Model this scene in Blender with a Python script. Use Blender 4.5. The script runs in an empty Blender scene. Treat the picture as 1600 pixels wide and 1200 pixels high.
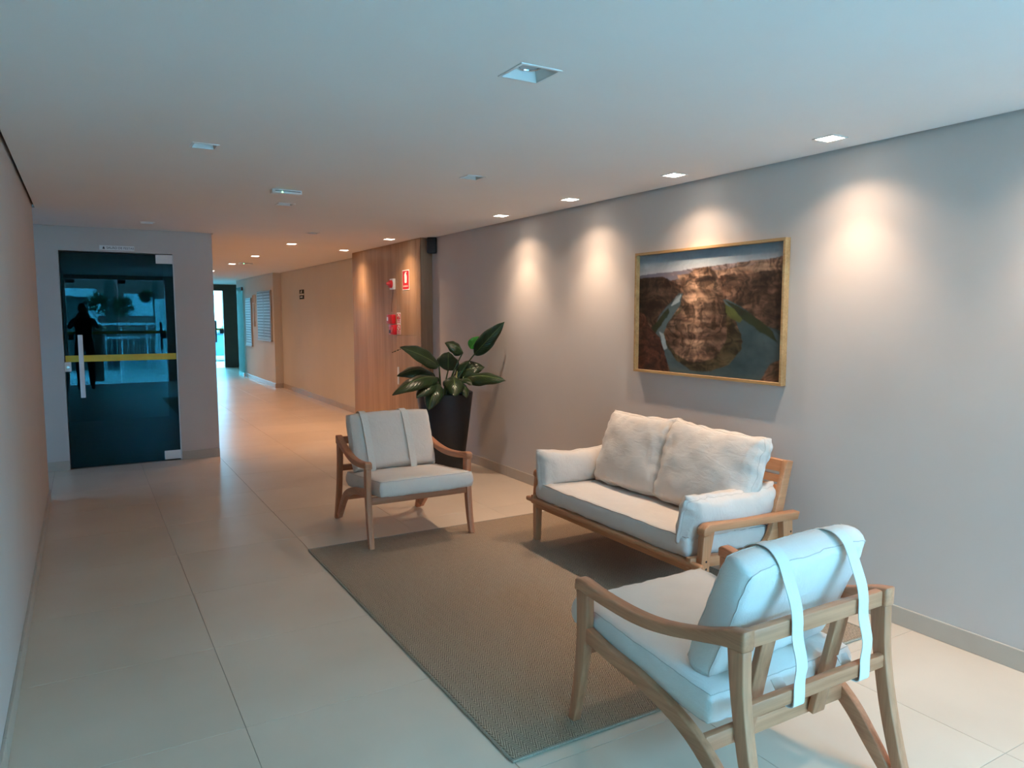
import bpy, bmesh, math, random
import numpy as np
from mathutils import Vector, Matrix, noise
PI = math.pi
R = math.radians
random.seed(7)
sc = bpy.context.scene
COL = sc.collection

# ------------------------------------------------------------------ camera, sky, exposure
cam_d = bpy.data.cameras.new('camera')
cam = bpy.data.objects.new('camera', cam_d)
COL.objects.link(cam)
cam_d.sensor_fit = 'HORIZONTAL'
cam_d.sensor_width = 36.0
cam_d.lens = 1145.0 / 1600.0 * 36.0
cam_d.clip_start = 0.02
cam_d.clip_end = 300
cam.location = (0, 0, 1.52)
cam.rotation_euler = (R(90 - 5.44), 0, R(-30.3))
sc.camera = cam
sc.view_settings.view_transform = 'Standard'
sc.view_settings.look = 'None'
sc.view_settings.gamma = 1.0
sc.view_settings.use_curve_mapping = False
sc.view_settings.exposure = 1.05
sc.cycles.use_denoising = True
sc.cycles.max_bounces = 10
sc.cycles.diffuse_bounces = 6
sc.cycles.glossy_bounces = 5
sc.cycles.transparent_max_bounces = 16
sc.cycles.sample_clamp_indirect = 6.0
sc.cycles.caustics_reflective = False
sc.cycles.caustics_refractive = False

SKY = (0.34, 0.72, 1.10)
SKY_STRENGTH = 21.0
W = bpy.data.worlds.new('overcast_sky')
sc.world = W
W.use_nodes = True
nt = W.node_tree
nt.nodes.clear()
out = nt.nodes.new('ShaderNodeOutputWorld')
bg = nt.nodes.new('ShaderNodeBackground')
tc = nt.nodes.new('ShaderNodeTexCoord')
sep = nt.nodes.new('ShaderNodeSeparateXYZ')
rp = nt.nodes.new('ShaderNodeValToRGB')
rp.color_ramp.elements[0].position = 0.0
rp.color_ramp.elements[0].color = (SKY[0] * 1.1, SKY[1], SKY[2] * .96, 1)
rp.color_ramp.elements[1].position = 0.8
rp.color_ramp.elements[1].color = (SKY[0] * .9, SKY[1] * .95, SKY[2], 1)
nt.links.new(tc.outputs['Generated'], sep.inputs[0])
nt.links.new(sep.outputs['Z'], rp.inputs[0])
nt.links.new(rp.outputs[0], bg.inputs[0])
nt.links.new(bg.outputs[0], out.inputs[0])
bg.inputs[1].default_value = SKY_STRENGTH

def portal(name, loc, rot, sx, sy):
    d = bpy.data.lights.new(name, 'AREA')
    d.shape = 'RECTANGLE'; d.size = sx; d.size_y = sy
    d.cycles.is_portal = True
    o = bpy.data.objects.new(name, d); COL.objects.link(o)
    o.location = loc; o.rotation_euler = rot
    return o
portal('entrance_portal', (1.55, -1.70, 1.12), (R(90), 0, 0), 3.7, 2.24)
portal('side_window_portal', (-1.92, 7.65, 1.15), (R(90), 0, R(-90)), 1.25, 2.1)
portal('corridor_portal', (2.75, 22.5, 1.09), (R(90), 0, R(180)), 1.6, 2.18)

LAMP_ROOM = 8.2      # watts of one wall-washing downlight
LAMP_WOOD = 8.0
LAMP_HALL = 12.0
CORE = 3.2            # the beam's bright core against its wide rim
C_ROOM = (1.0, 0.74, 0.52)
C_HALL = (1.0, 0.57, 0.33)

# ------------------------------------------------------------------ materials
MATS = {}
def newmat(name):
    m = bpy.data.materials.new(name); m.use_nodes = True
    b = m.node_tree.nodes['Principled BSDF']
    MATS[name] = m
    return m, m.node_tree, b
def node(t, typ, **kw):
    n = t.nodes.new(typ)
    for k, v in kw.items(): setattr(n, k, v)
    return n
def link(t, a, b): t.links.new(a, b)
def plain(name, col, rough=0.5, metal=0.0, spec=None, noise_amt=0.04, nscale=8.0, bump=0.0, bscale=120.0, coat=0.0):
    m, t, b = newmat(name)
    tc_ = node(t, 'ShaderNodeTexCoord')
    nz = node(t, 'ShaderNodeTexNoise'); nz.inputs['Scale'].default_value = nscale; nz.inputs['Detail'].default_value = 4
    link(t, tc_.outputs['Object'], nz.inputs['Vector'])
    r = node(t, 'ShaderNodeValToRGB')
    r.color_ramp.elements[0].position = 0.3; r.color_ramp.elements[1].position = 0.7
    r.color_ramp.elements[0].color = tuple(max(0, c * (1 - noise_amt)) for c in col) + (1,)
    r.color_ramp.elements[1].color = tuple(min(1, c * (1 + noise_amt)) for c in col) + (1,)
    link(t, nz.outputs['Fac'], r.inputs[0]); link(t, r.outputs[0], b.inputs['Base Color'])
    b.inputs['Roughness'].default_value = rough
    b.inputs['Metallic'].default_value = metal
    if spec is not None: b.inputs['Specular IOR Level'].default_value = spec
    b.inputs['Coat Weight'].default_value = coat
    if bump > 0:
        n2 = node(t, 'ShaderNodeTexNoise'); n2.inputs['Scale'].default_value = bscale; n2.inputs['Detail'].default_value = 3
        link(t, tc_.outputs['Object'], n2.inputs['Vector'])
        bp = node(t, 'ShaderNodeBump'); bp.inputs['Strength'].default_value = bump; bp.inputs['Distance'].default_value = 0.002
        link(t, n2.outputs['Fac'], bp.inputs['Height']); link(t, bp.outputs[0], b.inputs['Normal'])
    return m
def wood(name, c1, c2, axis, rough=0.45, fine=60.0, stretch=22.0):
    m, t, b = newmat(name)
    tc_ = node(t, 'ShaderNodeTexCoord')
    mp = node(t, 'ShaderNodeMapping')
    s = [fine] * 3; s['xyz'.index(axis)] = fine / stretch
    mp.inputs['Scale'].default_value = s
    link(t, tc_.outputs['Object'], mp.inputs[0])
    n1 = node(t, 'ShaderNodeTexNoise'); n1.inputs['Scale'].default_value = 1.0; n1.inputs['Detail'].default_value = 6; n1.inputs['Roughness'].default_value = 0.65
    link(t, mp.outputs[0], n1.inputs['Vector'])
    mp2 = node(t, 'ShaderNodeMapping')
    s2 = [fine / 9] * 3; s2['xyz'.index(axis)] = fine / 9 / 14
    mp2.inputs['Scale'].default_value = s2
    link(t, tc_.outputs['Object'], mp2.inputs[0])
    n2 = node(t, 'ShaderNodeTexNoise'); n2.inputs['Scale'].default_value = 1.0; n2.inputs['Detail'].default_value = 3
    n2.inputs['Distortion'].default_value = 0.6
    link(t, mp2.outputs[0], n2.inputs['Vector'])
    mx = node(t, 'ShaderNodeMath', operation='MULTIPLY_ADD')
    link(t, n1.outputs['Fac'], mx.inputs[0]); mx.inputs[1].default_value = 0.55
    ml = node(t, 'ShaderNodeMath', operation='MULTIPLY'); link(t, n2.outputs['Fac'], ml.inputs[0]); ml.inputs[1].default_value = 0.5
    link(t, ml.outputs[0], mx.inputs[2])
    r = node(t, 'ShaderNodeValToRGB')
    r.color_ramp.elements[0].position = 0.38; r.color_ramp.elements[1].position = 0.66
    r.color_ramp.elements[0].color = c1 + (1,); r.color_ramp.elements[1].color = c2 + (1,)
    link(t, mx.outputs[0], r.inputs[0]); link(t, r.outputs[0], b.inputs['Base Color'])
    b.inputs['Roughness'].default_value = rough
    bp = node(t, 'ShaderNodeBump'); bp.inputs['Strength'].default_value = 0.12; bp.inputs['Distance'].default_value = 0.001
    link(t, mx.outputs[0], bp.inputs['Height']); link(t, bp.outputs[0], b.inputs['Normal'])
    return m
def emit(name, col, s):
    m, t, b = newmat(name)
    b.inputs['Base Color'].default_value = (0, 0, 0, 1)
    b.inputs['Emission Color'].default_value = col + (1,)
    b.inputs['Emission Strength'].default_value = s
    return m
def glass(name, tint, refl_tint=(1, 1, 1), ior=1.5, boost=1.0):
    m, t, b = newmat(name)
    t.nodes.remove(b)
    o = [n for n in t.nodes if n.type == 'OUTPUT_MATERIAL'][0]
    tr = node(t, 'ShaderNodeBsdfTransparent'); tr.inputs[0].default_value = tint + (1,)
    gl = node(t, 'ShaderNodeBsdfGlossy'); gl.inputs['Color'].default_value = refl_tint + (1,); gl.inputs['Roughness'].default_value = 0.0
    fr = node(t, 'ShaderNodeFresnel'); fr.inputs['IOR'].default_value = ior
    mu = node(t, 'ShaderNodeMath', operation='MULTIPLY'); mu.use_clamp = True; mu.inputs[1].default_value = boost
    link(t, fr.outputs[0], mu.inputs[0])
    mx = node(t, 'ShaderNodeMixShader'); link(t, mu.outputs[0], mx.inputs[0])
    link(t, tr.outputs[0], mx.inputs[1]); link(t, gl.outputs[0], mx.inputs[2]); link(t, mx.outputs[0], o.inputs[0])
    return m

m_wall = plain('wall_paint', (0.59, 0.53, 0.495), 0.75, noise_amt=0.015, nscale=3, bump=0.05, bscale=300)
m_wall_hall = plain('hall_paint', (0.66, 0.62, 0.56), 0.75, noise_amt=0.015, nscale=3, bump=0.05, bscale=300)
m_ceil = plain('ceiling_paint', (0.84, 0.81, 0.78), 0.85, noise_amt=0.01, nscale=2)
m_gap = plain('shadow_gap', (0.18, 0.17, 0.16), 0.9)
m_base = plain('skirting_tile', (0.50, 0.43, 0.36), 0.35)
m_grout = plain('grout', (0.38, 0.31, 0.25), 0.9)
m_white = plain('white_enamel', (0.74, 0.73, 0.71), 0.35, noise_amt=0.01)
m_whitepl = plain('white_plastic', (0.80, 0.80, 0.80), 0.4, noise_amt=0.01)
m_mail = plain('mailbox_enamel', (0.42, 0.385, 0.35), 0.5)
m_lid = plain('pale_patch_fitting', (0.85, 0.84, 0.84), 0.35, noise_amt=0.01)
m_piping_dark = plain('mattress_piping', (0.30, 0.22, 0.18), 0.9)
m_black = plain('black_plastic', (0.012, 0.012, 0.014), 0.45)
m_blackmetal = plain('black_metal', (0.02, 0.02, 0.022), 0.35)
m_darkwall = plain('dark_wall_paint', (0.085, 0.08, 0.065), 0.7)
m_yellow = plain('yellow_tape', (0.72, 0.55, 0.05), 0.5)
m_red = plain('signal_red', (0.55, 0.015, 0.03), 0.35)
m_pot = plain('matte_black_pot', (0.009, 0.012, 0.018), 0.42, noise_amt=0.1)
m_soil = plain('potting_soil', (0.03, 0.02, 0.014), 0.95, noise_amt=0.4, nscale=60, bump=0.6, bscale=90)
m_piping = plain('cushion_piping', (0.56, 0.51, 0.46), 0.9)
m_lampglow = emit('lit_lamp', (1.0, 0.93, 0.82), 9.0)
m_lampoff = plain('unlit_lamp', (0.50, 0.52, 0.55), 0.25)
m_led = emit('green_led', (0.25, 1.0, 0.5), 4.0)
m_reflector = plain('lamp_reflector', (0.6, 0.6, 0.6), 0.2, metal=0.9)
m_signblack = plain('dark_green_sign', (0.006, 0.016, 0.010), 0.8)
m_print = plain('printed_letters', (0.05, 0.05, 0.05), 0.6)
m_concrete = plain('street_paving', (0.35, 0.35, 0.34), 0.9, noise_amt=0.15, nscale=2)
m_porch = plain('porch_floor', (0.62, 0.62, 0.60), 0.7)
m_brick = plain('brick_render', (0.30, 0.10, 0.075), 0.85, noise_amt=0.2, nscale=5)
m_facade = plain('pale_facade', (0.75, 0.76, 0.76), 0.8)
m_bark = plain('bark', (0.09, 0.065, 0.05), 0.9, noise_amt=0.3, nscale=20)
m_bushleaf = plain('street_leaves', (0.03, 0.07, 0.02), 0.6, noise_amt=0.4, nscale=10)
m_shutter = plain('pale_shutter', (0.72, 0.78, 0.82), 0.6)
m_brown = plain('brown_post_paint', (0.16, 0.07, 0.04), 0.6)
m_car = plain('blue_car_paint', (0.10, 0.22, 0.38), 0.25, metal=0.3, coat=0.8)
m_tyre = plain('tyre_rubber', (0.02, 0.02, 0.02), 0.8)
m_carglass = plain('car_glass', (0.03, 0.05, 0.06), 0.08)
m_cloth_dark = plain('dark_clothing', (0.012, 0.013, 0.018), 0.9)
m_trousers = plain('grey_trousers', (0.03, 0.032, 0.04), 0.9)
m_skin = plain('skin', (0.28, 0.15, 0.10), 0.55)
m_hair = plain('dark_hair', (0.008, 0.006, 0.005), 0.6)
m_frame = wood('picture_frame_oak', (0.33, 0.19, 0.08), (0.52, 0.33, 0.15), 'y', 0.4, 90)
WX = wood('teak_x', (0.38, 0.145, 0.068), (0.62, 0.27, 0.145), 'x')
WY = wood('teak_y', (0.38, 0.145, 0.068), (0.62, 0.27, 0.145), 'y')
WZ = wood('teak_z', (0.38, 0.145, 0.068), (0.62, 0.27, 0.145), 'z')
SX = wood('sofa_wood_x', (0.38, 0.165, 0.075), (0.60, 0.285, 0.14), 'x')
SY = wood('sofa_wood_y', (0.38, 0.165, 0.075), (0.60, 0.285, 0.14), 'y')
SZ = wood('sofa_wood_z', (0.38, 0.165, 0.075), (0.60, 0.285, 0.14), 'z')
m_panel = wood('oak_laminate', (0.28, 0.155, 0.085), (0.47, 0.29, 0.17), 'z', 0.42, 55, 40)
m_glassdoor = glass('green_tinted_glass', (0.10, 0.30, 0.30), (0.30, 0.74, 0.90), 1.5, 1.15)
m_glassclear = glass('clear_glass', (0.80, 0.93, 0.93))
m_glassdim = glass('dim_tinted_glass', (0.24, 0.28, 0.30))
m_glassstreet = glass('pale_green_glass', (0.42, 0.62, 0.62))
m_glassfaint = glass('edge_on_glass', (0.6, 0.75, 0.75), (.5, .5, .45), 1.3, 0.06)
m_glasspic = glass('picture_glass', (0.96, 0.97, 0.97), (1, 1, 1), 1.35, 0.7)

def tile_mat():
    m, t, b = newmat('porcelain_tile')
    geo = node(t, 'ShaderNodeNewGeometry')
    oi = node(t, 'ShaderNodeObjectInfo')
    n1 = node(t, 'ShaderNodeTexNoise'); n1.inputs['Scale'].default_value = 1.6; n1.inputs['Detail'].default_value = 5
    link(t, geo.outputs['Position'], n1.inputs['Vector'])
    r = node(t, 'ShaderNodeValToRGB')
    r.color_ramp.elements[0].position = 0.3; r.color_ramp.elements[1].position = 0.72
    r.color_ramp.elements[0].color = (0.62, 0.495, 0.385, 1); r.color_ramp.elements[1].color = (0.69, 0.565, 0.45, 1)
    link(t, n1.outputs['Fac'], r.inputs[0])
    hs = node(t, 'ShaderNodeHueSaturation')
    ma = node(t, 'ShaderNodeMath', operation='MULTIPLY_ADD'); link(t, oi.outputs['Random'], ma.inputs[0]); ma.inputs[1].default_value = 0.06; ma.inputs[2].default_value = 0.97
    link(t, ma.outputs[0], hs.inputs['Value']); link(t, r.outputs[0], hs.inputs['Color'])
    link(t, hs.outputs[0], b.inputs['Base Color'])
    n2 = node(t, 'ShaderNodeTexNoise'); n2.inputs['Scale'].default_value = 4; n2.inputs['Detail'].default_value = 4
    link(t, geo.outputs['Position'], n2.inputs['Vector'])
    m2 = node(t, 'ShaderNodeMath', operation='MULTIPLY_ADD'); link(t, n2.outputs['Fac'], m2.inputs[0]); m2.inputs[1].default_value = 0.12; m2.inputs[2].default_value = 0.25
    link(t, m2.outputs[0], b.inputs['Roughness'])
    return m
m_tile = tile_mat()

def fabric(name, col, crease=2.2, dist=0.003):
    m, t, b = newmat(name)
    tc_ = node(t, 'ShaderNodeTexCoord')
    n1 = node(t, 'ShaderNodeTexNoise'); n1.inputs['Scale'].default_value = 9; n1.inputs['Detail'].default_value = 4
    link(t, tc_.outputs['Object'], n1.inputs['Vector'])
    r = node(t, 'ShaderNodeValToRGB')
    r.color_ramp.elements[0].position = 0.3; r.color_ramp.elements[1].position = 0.7
    r.color_ramp.elements[0].color = tuple(c * .95 for c in col) + (1,); r.color_ramp.elements[1].color = col + (1,)
    link(t, n1.outputs['Fac'], r.inputs[0]); link(t, r.outputs[0], b.inputs['Base Color'])
    b.inputs['Roughness'].default_value = 0.88
    b.inputs['Sheen Weight'].default_value = 0.15
    w1 = node(t, 'ShaderNodeTexNoise'); w1.inputs['Scale'].default_value = 420; w1.inputs['Detail'].default_value = 2
    link(t, tc_.outputs['Object'], w1.inputs['Vector'])
    mp = node(t, 'ShaderNodeMapping'); mp.inputs['Scale'].default_value = (30, 9, 24); link(t, tc_.outputs['Object'], mp.inputs[0])
    w2 = node(t, 'ShaderNodeTexNoise'); w2.inputs['Scale'].default_value = 1.0; w2.inputs['Detail'].default_value = 3; w2.inputs['Distortion'].default_value = 1.2
    link(t, mp.outputs[0], w2.inputs['Vector'])
    ad = node(t, 'ShaderNodeMath', operation='MULTIPLY_ADD'); link(t, w2.outputs['Fac'], ad.inputs[0]); ad.inputs[1].default_value = crease
    link(t, w1.outputs['Fac'], ad.inputs[2])
    bp = node(t, 'ShaderNodeBump'); bp.inputs['Strength'].default_value = 0.4; bp.inputs['Distance'].default_value = dist
    link(t, ad.outputs[0], bp.inputs['Height']); link(t, bp.outputs[0], b.inputs['Normal'])
    return m
m_fab = fabric('cream_upholstery', (0.77, 0.705, 0.65))
m_sofafab = fabric('sofa_upholstery', (0.70, 0.625, 0.57), 2.6, 0.0035)
m_strap = fabric('cream_webbing', (0.77, 0.74, 0.69))

def rug_mat():
    m, t, b = newmat('sisal_weave')
    tc_ = node(t, 'ShaderNodeTexCoord')
    sp = node(t, 'ShaderNodeSeparateXYZ'); link(t, tc_.outputs['Object'], sp.inputs[0])
    pp = node(t, 'ShaderNodeMath', operation='PINGPONG'); link(t, sp.outputs['X'], pp.inputs[0]); pp.inputs[1].default_value = 0.024
    # rows that lean one way, then the other: a herringbone
    ad = node(t, 'ShaderNodeMath', operation='MULTIPLY_ADD'); link(t, pp.outputs[0], ad.inputs[0]); ad.inputs[1].default_value = 1.0
    lean = node(t, 'ShaderNodeMath', operation='MULTIPLY'); link(t, sp.outputs['Y'], lean.inputs[0]); lean.inputs[1].default_value = 0.42
    link(t, lean.outputs[0], ad.inputs[2])
    nz = node(t, 'ShaderNodeTexNoise'); nz.inputs['Scale'].default_value = 60; link(t, tc_.outputs['Object'], nz.inputs['Vector'])
    ad2 = node(t, 'ShaderNodeMath', operation='MULTIPLY_ADD'); link(t, nz.outputs['Fac'], ad2.inputs[0]); ad2.inputs[1].default_value = 0.004; link(t, ad.outputs[0], ad2.inputs[2])
    fr = node(t, 'ShaderNodeMath', operation='MULTIPLY'); link(t, ad2.outputs[0], fr.inputs[0]); fr.inputs[1].default_value = 2 * PI / 0.0088
    sn = node(t, 'ShaderNodeMath', operation='SINE'); link(t, fr.outputs[0], sn.inputs[0])
    fy = node(t, 'ShaderNodeMath', operation='MULTIPLY'); link(t, sp.outputs['Y'], fy.inputs[0]); fy.inputs[1].default_value = 2 * PI / 0.010
    sy = node(t, 'ShaderNodeMath', operation='SINE'); link(t, fy.outputs[0], sy.inputs[0])
    su = node(t, 'ShaderNodeMath', operation='MULTIPLY_ADD'); link(t, sy.outputs[0], su.inputs[0]); su.inputs[1].default_value = 0.15; link(t, sn.outputs[0], su.inputs[2])
    n3 = node(t, 'ShaderNodeTexNoise'); n3.inputs['Scale'].default_value = 140; n3.inputs['Detail'].default_value = 2; link(t, tc_.outputs['Object'], n3.inputs['Vector'])
    s3 = node(t, 'ShaderNodeMath', operation='MULTIPLY_ADD'); link(t, n3.outputs['Fac'], s3.inputs[0]); s3.inputs[1].default_value = 1.2; link(t, su.outputs[0], s3.inputs[2])
    mr = node(t, 'ShaderNodeMapRange'); mr.inputs['From Min'].default_value = -0.9; mr.inputs['From Max'].default_value = 1.9
    link(t, s3.outputs[0], mr.inputs[0])
    r = node(t, 'ShaderNodeValToRGB')
    r.color_ramp.elements[0].position = 0.0; r.color_ramp.elements[1].position = 1.0
    r.color_ramp.elements[0].color = (0.135, 0.095, 0.062, 1); r.color_ramp.elements[1].color = (0.60, 0.43, 0.30, 1)
    link(t, mr.outputs[0], r.inputs[0]); link(t, r.outputs[0], b.inputs['Base Color'])
    b.inputs['Roughness'].default_value = 0.95
    bp = node(t, 'ShaderNodeBump'); bp.inputs['Strength'].default_value = 0.6; bp.inputs['Distance'].default_value = 0.003
    link(t, s3.outputs[0], bp.inputs['Height']); link(t, bp.outputs[0], b.inputs['Normal'])
    return m
m_rug = rug_mat()
m_rugedge = plain('rug_binding', (0.30, 0.25, 0.19), 0.9, noise_amt=0.3, nscale=200)

def leaf_mat(name, c_blade, c_rib):
    m, t, b = newmat(name)
    uv = node(t, 'ShaderNodeUVMap')
    sp = node(t, 'ShaderNodeSeparateXYZ'); link(t, uv.outputs[0], sp.inputs[0])
    # distance from the midrib, and side veins leaning to the tip
    a = node(t, 'ShaderNodeMath', operation='ABSOLUTE'); link(t, sp.outputs['Y'], a.inputs[0])
    rib = node(t, 'ShaderNodeMath', operation='LESS_THAN'); link(t, a.outputs[0], rib.inputs[0]); rib.inputs[1].default_value = 0.05
    v1 = node(t, 'ShaderNodeMath', operation='MULTIPLY_ADD'); link(t, a.outputs[0], v1.inputs[0]); v1.inputs[1].default_value = -0.35; link(t, sp.outputs['X'], v1.inputs[2])
    v2 = node(t, 'ShaderNodeMath', operation='MULTIPLY'); link(t, v1.outputs[0], v2.inputs[0]); v2.inputs[1].default_value = 75
    v3 = node(t, 'ShaderNodeMath', operation='SINE'); link(t, v2.outputs[0], v3.inputs[0])
    nz = node(t, 'ShaderNodeTexNoise'); nz.inputs['Scale'].default_value = 14
    tc_ = node(t, 'ShaderNodeTexCoord'); link(t, tc_.outputs['Object'], nz.inputs['Vector'])
    r = node(t, 'ShaderNodeValToRGB')
    r.color_ramp.elements[0].position = 0.3; r.color_ramp.elements[1].position = 0.75
    r.color_ramp.elements[0].color = tuple(c * .75 for c in c_blade) + (1,); r.color_ramp.elements[1].color = tuple(c * 1.3 for c in c_blade) + (1,)
    link(t, nz.outputs['Fac'], r.inputs[0])
    mx = node(t, 'ShaderNodeMix', data_type='RGBA'); link(t, rib.outputs[0], mx.inputs[0])
    link(t, r.outputs[0], mx.inputs[6]); mx.inputs[7].default_value = c_rib + (1,)
    link(t, mx.outputs[2], b.inputs['Base Color'])
    b.inputs['Roughness'].default_value = 0.28
    bp = node(t, 'ShaderNodeBump'); bp.inputs['Strength'].default_value = 0.25; bp.inputs['Distance'].default_value = 0.002
    link(t, v3.outputs[0], bp.inputs['Height']); link(t, bp.outputs[0], b.inputs['Normal'])
    return m
m_leaf = leaf_mat('dark_leaf', (0.018, 0.040, 0.014), (0.10, 0.15, 0.05))
m_leafyoung = leaf_mat('young_leaf', (0.03, 0.22, 0.015), (0.10, 0.35, 0.05))
m_stem = plain('leaf_stalk', (0.03, 0.06, 0.02), 0.4)
m_stempale = plain('pale_leaf_sheath', (0.35, 0.36, 0.14), 0.5)

# ------------------------------------------------------------------ mesh helpers
def mesh_obj(name, bm, mat=None, parent=None, smooth=False, loc=None, sharp=None):
    me = bpy.data.meshes.new(name)
    bm.normal_update()
    bm.to_mesh(me); bm.free()
    if mat: me.materials.append(mat)
    if smooth:
        me.polygons.foreach_set('use_smooth', [True] * len(me.polygons))
        if sharp is not None:
            me.set_sharp_from_angle(angle=R(sharp))
    o = bpy.data.objects.new(name, me); COL.objects.link(o)
    if parent: o.parent = parent
    if loc: o.location = loc
    return o
def tag(o, label=None, cat=None, group=None, kind=None):
    if label: o['label'] = label
    if cat: o['category'] = cat
    if group: o['group'] = group
    if kind: o['kind'] = kind
    return o
def empty(name, loc=(0, 0, 0), rz=0):
    o = bpy.data.objects.new(name, None); COL.objects.link(o)
    o.location = loc; o.rotation_euler = (0, 0, rz); o.empty_display_size = 0.1
    return o
def bx(bm, x0, x1, y0, y1, z0, z1, bev=0.0, seg=1):
    v = [bm.verts.new(p) for p in ((x0,y0,z0),(x1,y0,z0),(x1,y1,z0),(x0,y1,z0),(x0,y0,z1),(x1,y0,z1),(x1,y1,z1),(x0,y1,z1))]
    fs = [bm.faces.new([v[i] for i in f]) for f in ((0,3,2,1),(4,5,6,7),(0,1,5,4),(1,2,6,5),(2,3,7,6),(3,0,4,7))]
    if bev > 0:
        es = list({e for f in fs for e in f.edges})
        bmesh.ops.bevel(bm, geom=es, offset=bev, segments=seg, profile=0.5, affect='EDGES')
    return bm
def box(name, dims, mat, parent=None, bev=0.0, seg=1, smooth=False):
    bm = bmesh.new(); bx(bm, *dims, bev=bev, seg=seg)
    return mesh_obj(name, bm, mat, parent, smooth, sharp=35 if smooth else None)
def struct(o): o['kind'] = 'structure'; return o
def cyl(bm, p0, p1, r0, r1=None, n=16, cap=True):
    r1 = r0 if r1 is None else r1
    p0 = Vector(p0); p1 = Vector(p1); d = (p1 - p0).normalized()
    a = d.orthogonal().normalized(); b = d.cross(a)
    r_0 = [bm.verts.new(p0 + (a * math.cos(2*PI*i/n) + b * math.sin(2*PI*i/n)) * r0) for i in range(n)]
    r_1 = [bm.verts.new(p1 + (a * math.cos(2*PI*i/n) + b * math.sin(2*PI*i/n)) * r1) for i in range(n)]
    for i in range(n):
        bm.faces.new((r_0[i], r_0[(i+1) % n], r_1[(i+1) % n], r_1[i]))
    if cap:
        bm.faces.new(list(reversed(r_0))); bm.faces.new(r_1)
    return bm
def tube(bm, pts, rad, n=8, cap=True):
    pts = [Vector(p) for p in pts]
    rads = rad if isinstance(rad, (list, tuple)) else [rad] * len(pts)
    rings = []
    prev = None
    for i, p in enumerate(pts):
        d = (pts[min(i+1, len(pts)-1)] - pts[max(i-1, 0)]).normalized()
        a = d.orthogonal().normalized() if prev is None else (prev - d * prev.dot(d)).normalized()
        prev = a; b = d.cross(a)
        rings.append([bm.verts.new(p + (a * math.cos(2*PI*k/n) + b * math.sin(2*PI*k/n)) * rads[i]) for k in range(n)])
    for i in range(len(rings)-1):
        for k in range(n):
            bm.faces.new((rings[i][k], rings[i][(k+1) % n], rings[i+1][(k+1) % n], rings[i+1][k]))
    if cap:
        bm.faces.new(list(reversed(rings[0]))); bm.faces.new(rings[-1])
    return bm
def lathe(bm, prof, n=48, cx=0, cy=0):
    rings = [[bm.verts.new((cx + r * math.cos(2*PI*i/n), cy + r * math.sin(2*PI*i/n), z)) for i in range(n)] for r, z in prof]
    for a, b in zip(rings, rings[1:]):
        for i in range(n): bm.faces.new((a[i], a[(i+1) % n], b[(i+1) % n], b[i]))
    bm.faces.new(list(reversed(rings[0]))); bm.faces.new(rings[-1])
    return bm
def spline(pts, n):
    """Catmull-Rom through the points, n samples between neighbours"""
    P = [np.array(p, float) for p in pts]
    P = [2*P[0]-P[1]] + P + [2*P[-1]-P[-2]]
    o = []
    for i in range(1, len(P)-2):
        for k in range(n):
            t = k / n
            o.append(0.5*((2*P[i]) + (-P[i-1]+P[i+1])*t + (2*P[i-1]-5*P[i]+4*P[i+1]-P[i+2])*t*t + (-P[i-1]+3*P[i]-3*P[i+1]+P[i+2])*t**3))
    o.append(P[-2])
    return o
def slab_profile(bm, top, bot, w, fmap, bev=0.005):
    """member drawn in side view between two lines; w = half width; fmap(x,d,z)->xyz"""
    n = len(top)
    grid = []
    for sx in (-w, w):
        grid.append(([bm.verts.new(fmap(sx, *top[i])) for i in range(n)], [bm.verts.new(fmap(sx, *bot[i])) for i in range(n)]))
    (t0, b0), (t1, b1) = grid
    fs = []
    for i in range(n-1):
        fs.append(bm.faces.new((t0[i], t0[i+1], t1[i+1], t1[i])))
        fs.append(bm.faces.new((b0[i], b1[i], b1[i+1], b0[i+1])))
        fs.append(bm.faces.new((t0[i], b0[i], b0[i+1], t0[i+1])))
        fs.append(bm.faces.new((t1[i], t1[i+1], b1[i+1], b1[i])))
    fs.append(bm.faces.new((t0[0], t1[0], b1[0], b0[0])))
    fs.append(bm.faces.new((t0[-1], b0[-1], b1[-1], t1[-1])))
    bmesh.ops.recalc_face_normals(bm, faces=bm.faces[:])
    if bev:
        es = [e for e in bm.edges if len(e.link_faces) == 2 and e.calc_face_angle(0) > R(40)]
        bmesh.ops.bevel(bm, geom=es, offset=bev, segments=2, profile=0.5, affect='EDGES')
    return bm
def wrinkle(p, amp, scale, seed=0.0, stretch=(1, 1, 1)):
    q = Vector((p[0]*scale*stretch[0] + seed, p[1]*scale*stretch[1] + seed*1.7, p[2]*scale*stretch[2] - seed))
    return noise.noise(q) * amp
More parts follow.
